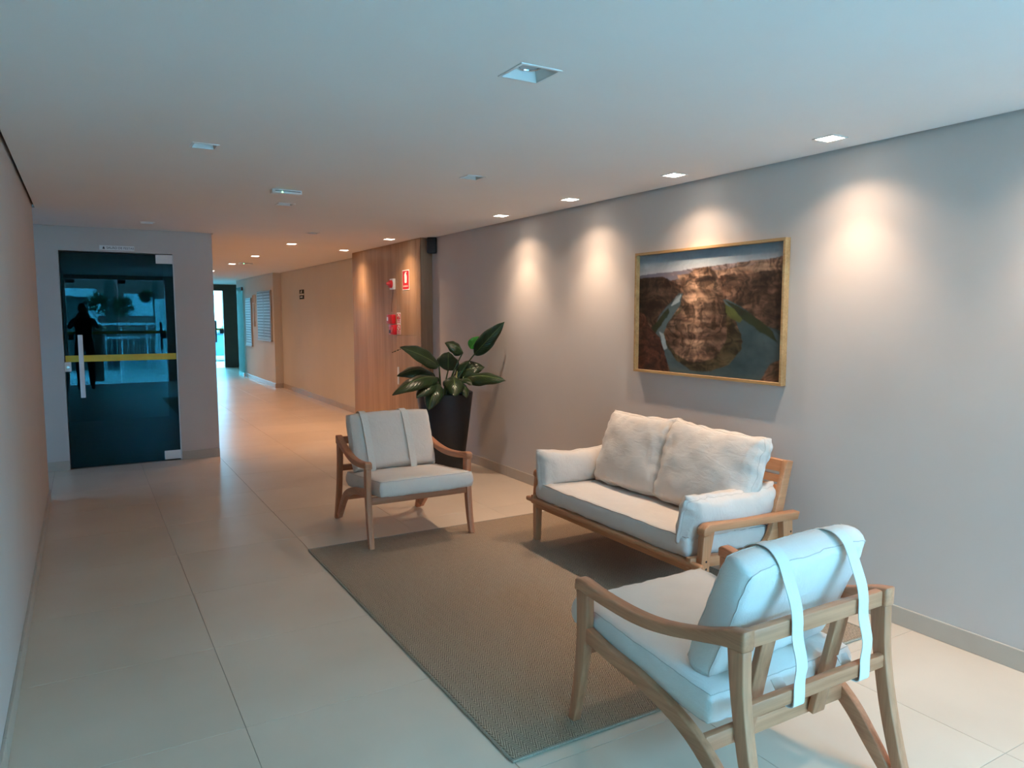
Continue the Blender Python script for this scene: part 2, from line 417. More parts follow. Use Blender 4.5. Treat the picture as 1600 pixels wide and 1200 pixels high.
def cushion_bm(w, d, t, side=0.5, puff=1.0, N=22, nz=5, pinch=0.06, rnd=5.0, amp=0.006, seed=0.0, corner_lift=0.0, edge_wr=0.0):
    """soft box w*d*t lying flat, centred; side = share of the thickness that the border keeps at the seam"""
    bm = bmesh.new()
    verts = {}
    def V(i, j, k):
        key = (i, j, k)
        if key in verts: return verts[key]
        u = -1 + 2*i/N; v = -1 + 2*j/N; s = -1 + 2*k/nz
        # even out towards the borders
        uu = math.sin(u*PI/2)*.35 + u*.65; vv = math.sin(v*PI/2)*.35 + v*.65
        e = max(0, 1 - abs(uu)**rnd) ** .5 * max(0, 1 - abs(vv)**rnd) ** .5
        half = t/2*(side + (1-side)*puff*e)
        z = s*half
        inset = 1 - pinch*(1-e)*(abs(uu)**4*abs(vv)**4)
        edge = max(abs(u), abs(v))
        bulge = 1.0
        if i in (0, N): uu *= 1 + 0.5*t/w*(1-s*s)*.35
        if j in (0, N): vv *= 1 + 0.5*t/d*(1-s*s)*.35
        # waisted sides: long edges pull in between corners
        x = w/2*uu*inset*(1 - pinch*.5*(1-vv*vv)*(abs(uu)**6))
        y = d/2*vv*inset*(1 - pinch*.5*(1-uu*uu)*(abs(vv)**6))
        p = Vector((x, y, z))
        if amp:
            fall = .35 + .65*edge**3
            p.z += (wrinkle(p, amp*fall, 9, seed) + wrinkle(p, amp*.8*fall, 22, seed+5, (1, .5, 1))) * (1 if abs(s) > .5 else .4)
            p.x += wrinkle(p, amp*.7, 14, seed+9) * (1 if i in (0, N) else 0.2)
            p.y += wrinkle(p, amp*.7, 14, seed+13) * (1 if j in (0, N) else 0.2)
        if edge_wr:
            g = edge**6
            p.z += math.sin((x+y*.3)*95 + seed*3 + 3*wrinkle(p, 1, 6, seed))*edge_wr*g*(1 if abs(v) > abs(u) else 0)*(1 if s > 0 else -1)*abs(s)
            p.z += math.sin((y+x*.3)*95 + seed*2 + 3*wrinkle(p, 1, 6, seed))*edge_wr*g*(1 if abs(u) >= abs(v) else 0)*(1 if s > 0 else -1)*abs(s)
        p.z += corner_lift*(abs(uu)**3*abs(vv)**3)
        verts[key] = bm.verts.new(p)
        return verts[key]
    for i in range(N):
        for j in range(N):
            bm.faces.new((V(i,j,nz), V(i+1,j,nz), V(i+1,j+1,nz), V(i,j+1,nz)))
            bm.faces.new((V(i,j,0), V(i,j+1,0), V(i+1,j+1,0), V(i+1,j,0)))
    for k in range(nz):
        for i in range(N):
            bm.faces.new((V(i,0,k), V(i+1,0,k), V(i+1,0,k+1), V(i,0,k+1)))
            bm.faces.new((V(i,N,k), V(i,N,k+1), V(i+1,N,k+1), V(i+1,N,k)))
            bm.faces.new((V(0,i,k), V(0,i,k+1), V(0,i+1,k+1), V(0,i+1,k)))
            bm.faces.new((V(N,i,k), V(N,i+1,k), V(N,i+1,k+1), V(N,i,k+1)))
    top = [V(i,0,nz).co.copy() for i in range(N)] + [V(N,j,nz).co.copy() for j in range(N)] + [V(N-i,N,nz).co.copy() for i in range(N)] + [V(0,N-j,nz).co.copy() for j in range(N)]
    bot = [V(i,0,0).co.copy() for i in range(N)] + [V(N,j,0).co.copy() for j in range(N)] + [V(N-i,N,0).co.copy() for i in range(N)] + [V(0,N-j,0).co.copy() for j in range(N)]
    return bm, top, bot
def cushion(name, mat, parent, M, post=None, rad=0.0016, pmat=None, **kw):
    bm, top, bot = cushion_bm(**kw)
    f = (lambda p: M @ post(p)) if post else (lambda p: M @ p)
    for v in bm.verts: v.co = f(v.co.copy())
    o = mesh_obj(name, bm, mat, parent, True)
    for loop in (top, bot):
        pts = [f(p) for p in loop]; pts.append(pts[0])
        b2 = bmesh.new(); tube(b2, pts, rad, 5, cap=False)
        mesh_obj('piping', b2, pmat or m_piping, o, True)
    return o
def text_mesh(name, body, size, mat, parent, M, extrude=0.0006, align='CENTER'):
    cu = bpy.data.curves.new(name, 'FONT'); cu.body = body; cu.size = size; cu.extrude = extrude
    cu.align_x = align; cu.align_y = 'CENTER'
    o = bpy.data.objects.new(name, cu); COL.objects.link(o)
    dg = bpy.context.evaluated_depsgraph_get()
    me = bpy.data.meshes.new_from_object(o.evaluated_get(dg))
    bpy.data.objects.remove(o); bpy.data.curves.remove(cu)
    me.transform(M); me.materials.clear(); me.materials.append(mat)
    q = bpy.data.objects.new(name, me); COL.objects.link(q); q.parent = parent
    return q
def poly_plate(name, pts2, M, depth, mat, parent):
    bm = bmesh.new()
    a = [bm.verts.new(M @ Vector((x, y, 0))) for x, y in pts2]
    b = [bm.verts.new(M @ Vector((x, y, depth))) for x, y in pts2]
    n = len(a)
    bm.faces.new(list(reversed(a))); bm.faces.new(b)
    for i in range(n): bm.faces.new((a[i], a[(i+1) % n], b[(i+1) % n], b[i]))
    return mesh_obj(name, bm, mat, parent)
# a flat frame on a wall that faces -X: local x -> -Y of the world, local y -> Z, local z -> -X
def M_faceX(x, y, z): return Matrix(((0,0,-1,x),(-1,0,0,y),(0,1,0,z),(0,0,0,1)))
# on a wall that faces -Y: local x -> +X, local y -> Z, local z -> -Y
def M_faceY(x, y, z): return Matrix(((1,0,0,x),(0,0,-1,y),(0,1,0,z),(0,0,0,1)))

# ------------------------------------------------------------------ the setting
H = 2.36
RX, LX = 3.40, -0.30
# the wells of the unlit lamps go up through the plaster: the ceiling is built round them
UNLIT = [(1.394, 2.262, .165, 'large unlit recessed square downlight nearest the camera'),
         (.570, 4.028, .125, 'unlit recessed square downlight near the left wall'),
         (2.115, 4.105, .125, 'unlit recessed square downlight in mid ceiling, between picture wall and emergency light'),
         (1.385, 5.82, .125, 'unlit recessed square downlight just behind the ceiling emergency light'),
         (2.110, 7.72, .125, 'unlit recessed square downlight before the oak cladding'),
         (.560, 7.62, .125, 'unlit recessed square downlight in front of the dark glass door')]
def rooms():
    # floor: grout bed + one object per tile
    fl = box('floor', (-1.95, 4.0, -1.6, 22.4, -0.15, -0.0025), m_grout); struct(fl)
    cache = {}
    def tile(x0, x1, y0, y1):
        g = 0.0011
        key = (round(x1-x0, 3), round(y1-y0, 3))
        if key not in cache:
            bm = bmesh.new(); bx(bm, g, key[0]-g, g, key[1]-g, -0.01, 0.0)
            es = [e for e in bm.edges if all(v.co.z > -0.001 for v in e.verts)]
            bmesh.ops.bevel(bm, geom=es, offset=0.0008, segments=1, affect='EDGES')
            me = bpy.data.meshes.new('tile'); bm.to_mesh(me); bm.free(); me.materials.append(m_tile)
            cache[key] = me
        o = bpy.data.objects.new('tile', cache[key]); COL.objects.link(o)
        o.location = (x0, y0, 0); o.parent = fl
    xs = [-0.30, 0.45, 1.20, 1.95, 2.70, 3.40]
    ys = [-1.6] + [1.22 + .75*n for n in range(-3, 30)]
    ys = [y for y in ys if y < 22.3]
    for y0, y1 in zip(ys, ys[1:] + [22.3]):
        if y1 <= 8.4:
            for x0, x1 in zip(xs, xs[1:]): tile(x0, x1, y0, min(y1, 8.35))
        else:
            if y0 < 8.3:
                for x0, x1 in zip(xs[:2], xs[1:3]): tile(x0, x1, y0, 8.30)
            for x0, x1 in zip(xs[2:], xs[3:]): tile(x0, x1, y0, y1)
            if 9.7 < y0 < 15.3 or y1 > 19.2: tile(3.40, 3.56 if y0 < 19 else 3.9, y0, y1)
        if 6.7 < y0 < 8:
            tile(-1.05, -0.30, max(y0, 7.0), min(y1, 8.30)); tile(-1.80, -1.05, max(y0, 7.0), min(y1, 8.30))
    # plaster ceiling with its shadow gap along the walls
    bm = bmesh.new()
    g = .018
    rects = [(LX + g, RX - g, -1.6, 7.0), (-1.8 + g, RX - g, 7.0, 8.30 - g), (1.21 + g, RX - g, 8.30 - g, 9.955),
             (1.21 + g, 3.56 - g, 9.955, 15.5 - g), (1.21 + g, RX - g, 15.5 - g, 19.6), (1.21 + g, 3.9, 19.6, 22.3)]
    holes = [(x - s/2 + .0098, x + s/2 - .0098, y - s/2 + .0098, y + s/2 - .0098) for x, y, s, _ in UNLIT]
    for x0, x1, y0, y1 in rects:
        hs = [h for h in holes if h[0] > x0 and h[1] < x1 and h[2] > y0 and h[3] < y1]
        ycuts = sorted({y0, y1} | {h[2] for h in hs} | {h[3] for h in hs})
        for ya, yb in zip(ycuts, ycuts[1:]):
            row = sorted(h for h in hs if h[2] < (ya + yb)/2 < h[3])
            x = x0
            for h in row:
                bx(bm, x, h[0], ya, yb, H, H + .025); x = h[1]
            bx(bm, x, x1, ya, yb, H, H + .025)
    c = mesh_obj('ceiling', bm, m_ceil); struct(c)
    box('upper_slab', (-2.0, 4.1, -1.6, 22.45, H + .10, H + .3), m_gap, c)
    def wall(name, parts, mat):
        bm = bmesh.new()
        for p in parts: bx(bm, *p)
        return struct(mesh_obj(name, bm, mat))
    T = H + .11
    wall('wall_right', [(RX, RX + .18, -1.6, 9.955, 0, T)], m_wall)
    wall('wall_left', [(LX - .15, LX, -1.6, 7.0, 0, T)], m_wall)
    wall('wall_right_corridor', [(3.56, 3.74, 9.955, 15.5, 0, T), (RX, 3.74, 15.5, 19.6, 0, T), (3.9, 4.05, 19.6, 22.3, 0, T), (3.74, 4.05, 19.45, 19.6, 0, T)], m_wall_hall)
    wall('wall_left_corridor', [(1.06, 1.21, 8.42, 22.3, 0, T)], m_wall_hall)
    # the wall with the glass door: opening x -0.165..0.835, z 0..2.125
    wall('wall_back', [(-1.95, -0.168, 8.30, 8.42, 0, T), (0.838, 1.21, 8.30, 8.42, 0, T), (-0.168, 0.838, 8.30, 8.42, 2.13, T)], m_wall)
    wall('wall_alcove_front', [(-1.95, LX - .15, 6.85, 7.0, 0, T)], m_wall)
    wall('wall_alcove_side', [(-1.95, -1.80, 7.0, 7.1, 0, T), (-1.95, -1.80, 8.2, 8.30, 0, T), (-1.95, -1.80, 7.1, 8.2, 2.15, T)], m_wall)
    w = empty('window_1', (-1.87, 7.65, 0)); struct(w)
    box('window_pane', (-.004, .004, -.52, .52, .04, 2.12), m_glassdim, w)
    for y in (-.55, .51): box('window_frame', (-.03, .03, y, y + .04, 0, 2.15), m_white, w)
    for z in (0.0, 2.11): box('window_frame', (-.03, .03, -.51, .51, z, z + .04), m_white, w)
    # party room behind the dark glass
    pr = bmesh.new()
    for p in ((-1.95, -1.85, 8.42, 12, 0, T), (-1.95, 1.06, 12, 12.1, 0, T)): bx(pr, *p)
    struct(mesh_obj('wall_party_room', pr, m_wall))
    # end of the corridor: dark wall + glass door
    wall('wall_end', [(1.06, 1.95, 22.3, 22.45, 0, T), (3.49, 4.05, 22.3, 22.45, 0, T), (1.95, 3.49, 22.3, 22.45, 2.18, T)], m_darkwall)
    wall('wall_entrance', [(-.45, 3.58, -1.72, -1.6, 2.27, T), (1.64, 1.86, -1.72, -1.6, 0, 2.27), (3.30, 3.58, -1.72, -1.6, 0, 2.27), (-.45, -.28, -1.72, -1.6, 0, 2.27)], m_wall)
    # skirting, with a pale top edge
    def base(name, segs):
        e = empty(name); struct(e)
        for s in segs:
            axis, c0, a, b_, sgn = s
            if axis == 'y':   # along Y on plane x=c0, sticking out by sgn
                x0, x1 = sorted((c0, c0 + sgn*.012)); box('skirting_board', (x0, x1, a, b_, 0, .092), m_base, e, bev=.002)
            else:
                y0, y1 = sorted((c0, c0 + sgn*.012)); box('skirting_board', (a, b_, y0, y1, 0, .092), m_base, e, bev=.002)
    base('baseboard_right', [('y', RX, -1.6 + .75*i, -1.6 + .75*(i+1) - .002, -1) for i in range(12)] + [('y', RX, 7.4, 7.578, -1)])
    base('baseboard_left', [('y', LX, -1.6 + .75*i, -1.6 + .75*(i+1) - .002, 1) for i in range(11)] + [('y', LX, 6.65, 7.0, 1)])
    base('baseboard_back', [('x', 8.30, -1.8, -.17, -1), ('x', 8.30, .84, 1.21, -1)])
    base('baseboard_corridor', [('y', 3.56, 9.956, 15.5, -1), ('x', 15.5, 3.388, 3.56, -1), ('y', RX, 15.5, 19.6, -1), ('y', 1.21, 8.42, 22.3, 1)])
    # oak clad box that stands out from the right wall, made of panels
    cl = empty('wall_oak_cladding', (3.26, 7.58, 0)); struct(cl)
    box('carcass', (.016, .139, .016, 2.372, 0, H + .02), m_panel, cl)
    def pan(y0, y1, z0, z1, name='panel'):
        return box(name, (0, .016, y0 + .0015, y1 - .0015, z0 + .0015, z1 - .0015), m_panel, cl, bev=.001)
    pan(.0, .14, 0, H); pan(.14, .74, 1.27, H); d = pan(.14, .74, 0, 1.27, 'cabinet_door')
    pan(.74, 1.24, 0, H); pan(1.24, 1.80, 0, H); pan(1.80, 2.375, 0, H)
    box('side_panel', (.0, .139, -.0, .014, 0, H), m_panel, cl)
    box('door_pull', (-.018, -.001, .675, .70, .68, .89), m_whitepl, d, bev=.003)
rooms()

# ------------------------------------------------------------------ glass doors
def lobby_door():
    # looks onto the party room; hinged on the right on two patch fittings
    d = empty('door_1', (0, 8.335, 0)); struct(d)
    box('door_glass', (-.160, .828, -.005, .005, .006, 2.118), m_glassdoor, d)
    for x, z0, z1, x1 in ((.672, 2.032, 2.122, .832), (.676, .012, .104, .832)):
        for s in (-1, 1):
            box('hinge_patch', (x, x1, min(s*.006, s*.017), max(s*.006, s*.017), z0, z1), m_lid, d, bev=.004, seg=2)
    for s in (-1, 1):
        lk = box('lock_case', (-.172, -.112, min(s*.006, s*.022), max(s*.006, s*.022), .962, 1.057), m_lid, d, bev=.006, seg=2)
    b = bmesh.new(); cyl(b, (-.140, -.0225, 1.005), (-.140, -.027, 1.005), .013); mesh_obj('keyhole', b, m_reflector, lk)
    h = box('door_handle', (-.046, -.004, -.062, -.040, .705, 1.32), m_lid, d, bev=.004, seg=2)
    for z in (.80, 1.22):
        b = bmesh.new(); cyl(b, (-.025, -.041, z), (-.025, -.005, z), .009); mesh_obj('handle_post', b, m_reflector, h)
    box('safety_stripe', (-.158, .826, -.0075, -.0055, 1.055, 1.118), m_yellow, d)
    b = bmesh.new(); bx(b, .8285, .8375, -.03, .06, 0, 2.13); mesh_obj('door_jamb', b, m_white, d)
    # sign over the door
    s = box('door_sign', (.178, .483, 8.2955, 8.2995, 2.148, 2.192), m_whitepl)
    tag(s, 'small white plate reading SALÃO DE FESTAS above the dark glass door', 'sign')
    text_mesh('lettering', 'SALÃO DE FESTAS', .030, m_print, s, M_faceY(.36, 8.2955, 2.169))
    M = M_faceY(.215, 8.2955, 2.169)
    poly_plate('pictogram', [(-.012,-.012),(.012,-.012),(.006,-.002),(.010,-.002),(0,.015),(-.010,-.002),(-.006,-.002)], M, .0008, m_print, s)
lobby_door()

def street_door(name, x0, x1, y, top, hx, stripe_z=1.09):
    d = empty(name, ((x0+x1)/2, y, 0)); struct(d)
    w = (x1-x0)/2
    box('door_glass', (-w, w, -.005, .005, .006, top), m_glassstreet, d)
    box('safety_stripe', (-w, w, -.008, .008, stripe_z - .03, stripe_z + .03), m_yellow, d)
    for s in (-1, 1):
        box('door_handle', (hx - .02, hx + .02, min(s*.04, s*.06), max(s*.04, s*.06), .72, 1.34), m_blackmetal, d, bev=.004)
    box('lock_case', (w - .11 if hx > 0 else -w, w if hx > 0 else -w + .11, -.02, .02, .97, 1.09), m_blackmetal, d, bev=.003)
    box('top_patch', (-w, -w + .16, -.02, .02, top - .08, top), m_blackmetal, d, bev=.003)
    return d
street_door('door_2', 1.97, 3.485, 22.35, 2.172, .55)
street_door('door_3', .70, 1.635, -1.66, 2.265, .36, stripe_z=1.12)
street_door('door_4', -.275, .69, -1.66, 2.265, -.30, stripe_z=1.12)
w2 = empty('window_2', (2.58, -1.66, 0)); struct(w2)
box('window_pane', (-.715, -.01, -.005, .005, .006, 2.265), m_glassclear, w2)
box('window_pane', (.01, .715, -.005, .005, .006, 2.265), m_glassclear, w2)
box('window_mullion', (-.01, .01, -.02, .02, .0, 2.268), m_blackmetal, w2)
# glass leaf folded open against the corridor wall
d5 = empty('door_5', (3.345, 18.95, 0)); struct(d5)
box('door_glass', (-.005, .005, -.40, .40, .01, 2.17), m_glassfaint, d5)
box('top_patch', (-.02, .02, -.40, -.26, 2.09, 2.17), m_brown, d5, bev=.003)
box('bottom_patch', (-.02, .02, -.40, -.26, .01, .10), m_lid, d5, bev=.003)

# ------------------------------------------------------------------ framed canyon print
def canyon_picture():
    y0, y1, z0, z1 = 2.765, 4.043, 1.118, 1.942
    root = empty('framed_picture', (RX, (y0+y1)/2, z0))
    tag(root, 'large framed canyon river photograph hanging on the grey wall above the sofa', 'picture')
    hw = (y1-y0)/2; h = z1-z0; dp = .042; fw = .017
    def bar(a0, a1, b0, b1): box('frame_bar', (-dp, -.001, a0, a1, b0, b1), m_frame, root, bev=.0015)
    bar(-hw, hw, 0, fw); bar(-hw, hw, h-fw, h); bar(-hw, -hw+fw, fw, h-fw); bar(hw-fw, hw, fw, h-fw)
    # print: one coloured grid, u runs from far (left as seen) to near
    nu, nv = 330, 210
    rng = np.random.default_rng(3)
    U, V = np.meshgrid(np.linspace(0, 1, nu), np.linspace(0, 1, nv))
    A = 1.5
    def vn(x, y, seed):
        r = np.random.default_rng(seed).random((64, 64))
        xi = np.floor(x).astype(int); yi = np.floor(y).astype(int); fx = x-xi; fy = y-yi
        fx = fx*fx*(3-2*fx); fy = fy*fy*(3-2*fy)
        g = lambda a, b: r[b % 64, a % 64]
        return (g(xi, yi)*(1-fx)+g(xi+1, yi)*fx)*(1-fy)+(g(xi, yi+1)*(1-fx)+g(xi+1, yi+1)*fx)*fy
    def fbm(x, y, seed, o=5):
        s = 0; a = .5
        for i in range(o): s = s + a*vn(x*2**i, y*2**i, seed+i); a *= .5
        return s
    def inside(poly, jit=.012, seed=11):
        u = U + (fbm(U*14, V*14, seed)-.48)*jit*2; v = V + (fbm(U*14, V*14, seed+20)-.48)*jit*2
        c = np.zeros(U.shape, bool); n = len(poly)
        for i in range(n):
            (xa, ya), (xb, yb) = poly[i], poly[(i+1) % n]
            if ya == yb: continue
            cond = ((ya > v) != (yb > v)) & (u < (xb-xa)*(v-ya)/(yb-ya)+xa)
            c ^= cond
        return c
    def mixc(a, b, t): return a*(1-t[..., None]) + b*t[..., None]
    c3 = lambda *c: np.array(c, float)
    img = np.zeros(U.shape + (3,))
    # sky
    t = np.clip(V/.16, 0, 1)
    img[:] = mixc(c3(.28,.37,.43), c3(.62,.64,.68), np.clip(t**1.5 + (fbm(U*5, V*22, 5)-.45)*.6, 0, 1))
    # rock everywhere below the horizon
    strata = fbm(U*5, V*38, 31); blot = fbm(U*9, V*9, 37); crack = fbm(U*30, V*7, 41)
    rock = mixc(c3(.085,.040,.028), c3(.40,.235,.15), np.clip(strata*.9+blot*.8-.40+(crack-.5)*.8, 0, 1))
    hz = .175 - .07*U + (fbm(U*9, U*0, 3)-.5)*.02
    land = V > hz
    img[land] = rock[land]
    far = land & (V < hz+.07)
    ft = mixc(c3(.28,.27,.34), c3(.42,.27,.20), np.clip(U*1.4-.2+(fbm(U*12, V*40, 8)-.5), 0, 1))
    img[far] = ft[far]
    plat = inside([(.30,.19),(.62,.17),(1,.12),(1,.19),(.62,.235),(.32,.235)])
    img[plat] = mixc(c3(.30,.15,.10), c3(.60,.40,.27), np.clip(fbm(U*14, V*60, 9)*1.2-.1, 0, 1))[plat]
    # shaded cliffs left and right
    lc = inside([(-.05,.20),(.20,.20),(.34,.28),(.33,.36),(.22,.46),(.12,.62),(-.05,.45)])
    img[lc] = (rock*.62)[lc]
    rc = inside([(.60,.22),(1.05,.20),(1.05,.72),(.90,.60),(.80,.50),(.66,.40)])
    img[rc] = (rock*(.75+.55*(fbm(U*6, V*6, 77)[..., None] > .52)))[rc]
    # river
    river = inside([(.345,.33),(.36,.40),(.25,.55),(.19,.66),(.22,.80),(.32,.95),(.42,1.05),(.86,1.05),(.92,.92),(1.05,.78),(1.05,.66),(.90,.60),(.78,.48),(.66,.40),(.63,.40),(.72,.58),(.76,.72),(.70,.86),(.55,.93),(.42,.93),(.30,.84),(.22,.66),(.30,.46)], .006)
    river |= inside([(.32,.335),(.345,.345),(.34,.42),(.22,.62),(.21,.70),(.29,.86),(.42,.96),(.55,.97),(.45,1.05),(.28,1.05),(.20,.80),(.12,.66),(.17,.52),(.25,.42)], .006)
    wt = mixc(c3(.025,.07,.085), c3(.14,.20,.22), np.clip(fbm(U*4, V*5, 51)*1.6-.45 + (1-U)*.35, 0, 1))
    img[river] = wt[river]
    glint = inside([(.30,.36),(.34,.35),(.33,.41),(.26,.44)], .01) | inside([(.17,.66),(.21,.68),(.24,.80),(.21,.82)], .01)
    img[glint] = (.38, .46, .50)
    dk = inside([(.10,.64),(.24,.46),(.25,.50),(.14,.68)], .01) | inside([(.64,.40),(.80,.50),(.92,.62),(.97,.72),(.86,.64),(.76,.55)], .01)
    img[dk] = mixc(c3(.02,.03,.018), c3(.055,.075,.03), fbm(U*12, V*12, 61))[dk]
    gr = inside([(.64,.43),(.70,.47),(.76,.55),(.74,.58),(.66,.53)], .008)
    img[gr] = mixc(c3(.08,.11,.03), c3(.22,.23,.07), fbm(U*12, V*12, 62))[gr]
    # the butte
    skirt = inside([(.345,.36),(.33,.46),(.24,.58),(.205,.68),(.235,.78),(.31,.90),(.42,.975),(.56,.965),(.68,.90),(.755,.77),(.75,.66),(.69,.56),(.655,.50),(.64,.42)], .01)
    sk = mixc(c3(.07,.055,.03), c3(.22,.17,.085), np.clip(blot*1.3-.15, 0, 1)); img[skirt] = sk[skirt]
    butte = inside([(.40,.175),(.44,.145),(.53,.145),(.58,.20),(.62,.32),(.635,.42),(.655,.54),(.665,.66),(.645,.76),(.60,.84),(.50,.90),(.40,.90),(.30,.84),(.225,.73),(.21,.66),(.25,.57),(.33,.50),(.345,.38),(.365,.26)], .012)
    cx = .47
    bands = fbm(U*4, V*30 + 9*((U-cx)**2), 91); lit = np.clip(1.0 - 1.6*np.abs(U-.46) - .55*np.clip(V-.45, 0, 1), 0, 1)
    bt = mixc(c3(.10,.05,.035), c3(.66,.42,.28), np.clip((bands*1.5-.42)*1.1*lit+.18*blot+.06, 0, 1))
    img[butte] = bt[butte]
    holl = inside([(.43,.22),(.54,.20),(.57,.27),(.50,.31),(.44,.29)], .02) | inside([(.34,.44),(.42,.44),(.44,.54),(.38,.56),(.35,.50)], .02) | inside([(.47,.50),(.49,.46),(.505,.62),(.49,.63)], .01)
    img[holl] = (bt*.45)[holl]
    low = inside([(.225,.66),(.30,.56),(.62,.60),(.645,.70),(.58,.80),(.44,.86),(.32,.80)], .02)
    img[low & butte] = (bt*.72 + c3(.012,.008,.006))[low & butte]
    # near rim rocks
    nr = inside([(-.05,.46),(.05,.52),(.10,.63),(.17,.71),(.22,.82),(.255,1.05),(-.05,1.05)], .01)
    layer = fbm((U+V*.8)*5, (V-U*.55)*34, 71)
    img[nr] = mixc(c3(.09,.028,.018), c3(.36,.16,.10), np.clip(layer*1.5-.35, 0, 1)*np.clip(1.5-V, .3, 1))[nr]
    br = inside([(.86,1.05),(.90,.95),(.93,.87),(1.05,.80),(1.05,1.05)], .015)
    img[br] = mixc(c3(.05,.04,.02), c3(.26,.14,.09), np.clip(fbm(U*14, V*14, 72)*1.3-.1 + (V-.9)*3, 0, 1))[br]
    # ledges and gullies: warped bands that follow the rock, darker where it turns from the light
    wx = fbm(U*7, V*7, 120, 4)-.5; wy = fbm(U*7+9, V*7+4, 130, 4)-.5
    ledge = fbm(U*9 + wx*5, V*75 + wy*16, 140, 3)-.45
    gully = fbm(U*60 + wx*14, V*12 + wy*5, 150, 4)-.47
    rocky = (img[..., 0] > img[..., 2]*1.15) & (img[..., 1] < img[..., 0])
    er = np.clip(ledge*2.2 + gully*2.6, -.6, .6)
    img = np.where(rocky[..., None], img*(1+er[..., None]), img*(1+.08*er[..., None]))
    shade = np.ones(U.shape)
    shade = np.where(lc | rc, .60, shade)
    side = np.clip(1.18 - 1.5*np.abs(U-.44)/(.10+.35*np.clip(V-.12, 0, .6)), .45, 1.15)
    shade = np.where(butte, side, shade)
    shade = np.where(skirt & ~butte, .65, shade)
    shade = np.where(nr, .75, shade)
    img = np.clip(img*shade[..., None], 0, 1)**1.12*.68
    img[butte] *= 1.35
    img[river & ~skirt & ~butte & ~nr] *= 1.1
    for _ in range(1):
        img = (img + np.roll(img, 1, 0) + np.roll(img, -1, 0) + np.roll(img, 1, 1) + np.roll(img, -1, 1))/5
    sky_ = V < hz
    img[sky_] = img[sky_]*1.15
    yy = (hw - fw) - U*2*(hw-fw); zz = fw + (1-V)*(h-2*fw)
    co = np.stack([np.full(U.shape, -.010), yy, zz], -1).reshape(-1, 3)
    idx = np.arange(nu*nv).reshape(nv, nu)
    q = np.stack([idx[:-1, :-1], idx[1:, :-1], idx[1:, 1:], idx[:-1, 1:]], -1).reshape(-1, 4)
    me = bpy.data.meshes.new('print'); me.from_pydata(co.tolist(), [], q.tolist())
    ca = me.color_attributes.new('ink', 'FLOAT_COLOR', 'POINT')
    ca.data.foreach_set('color', np.concatenate([img.reshape(-1, 3), np.ones((nu*nv, 1))], 1).astype(np.float32).ravel())
    m, t, b = newmat('printed_photograph')
    at = node(t, 'ShaderNodeAttribute'); at.attribute_name = 'ink'
    link(t, at.outputs['Color'], b.inputs['Base Color']); b.inputs['Roughness'].default_value = .5
    me.materials.append(m)
    o = bpy.data.objects.new('print', me); COL.objects.link(o); o.parent = root
    box('backing', (-.009, -.002, -hw+fw, hw-fw, fw, h-fw), m_black, root)
canyon_picture()

# ------------------------------------------------------------------ rug
def rug():
    r = empty('area_rug', (2.19, 3.34, 0))
    tag(r, 'brown herringbone woven sisal rug lying under the sofa and chairs', 'rug')
    bm = bmesh.new(); bx(bm, -.990, .990, -1.295, 1.295, .0005, .009, bev=.002)
    mesh_obj('woven_field', bm, m_rug, r)
    for s in (-1, 1):
        b = bmesh.new(); bx(b, -1.0, 1.0, s*1.302-.007, s*1.302+.007, .0005, .010, bev=.003); mesh_obj('binding', b, m_rugedge, r)
        b = bmesh.new(); bx(b, s*.997-.006, s*.997+.006, -1.295, 1.295, .0005, .010, bev=.003); mesh_obj('binding', b, m_rugedge, r)
rug()

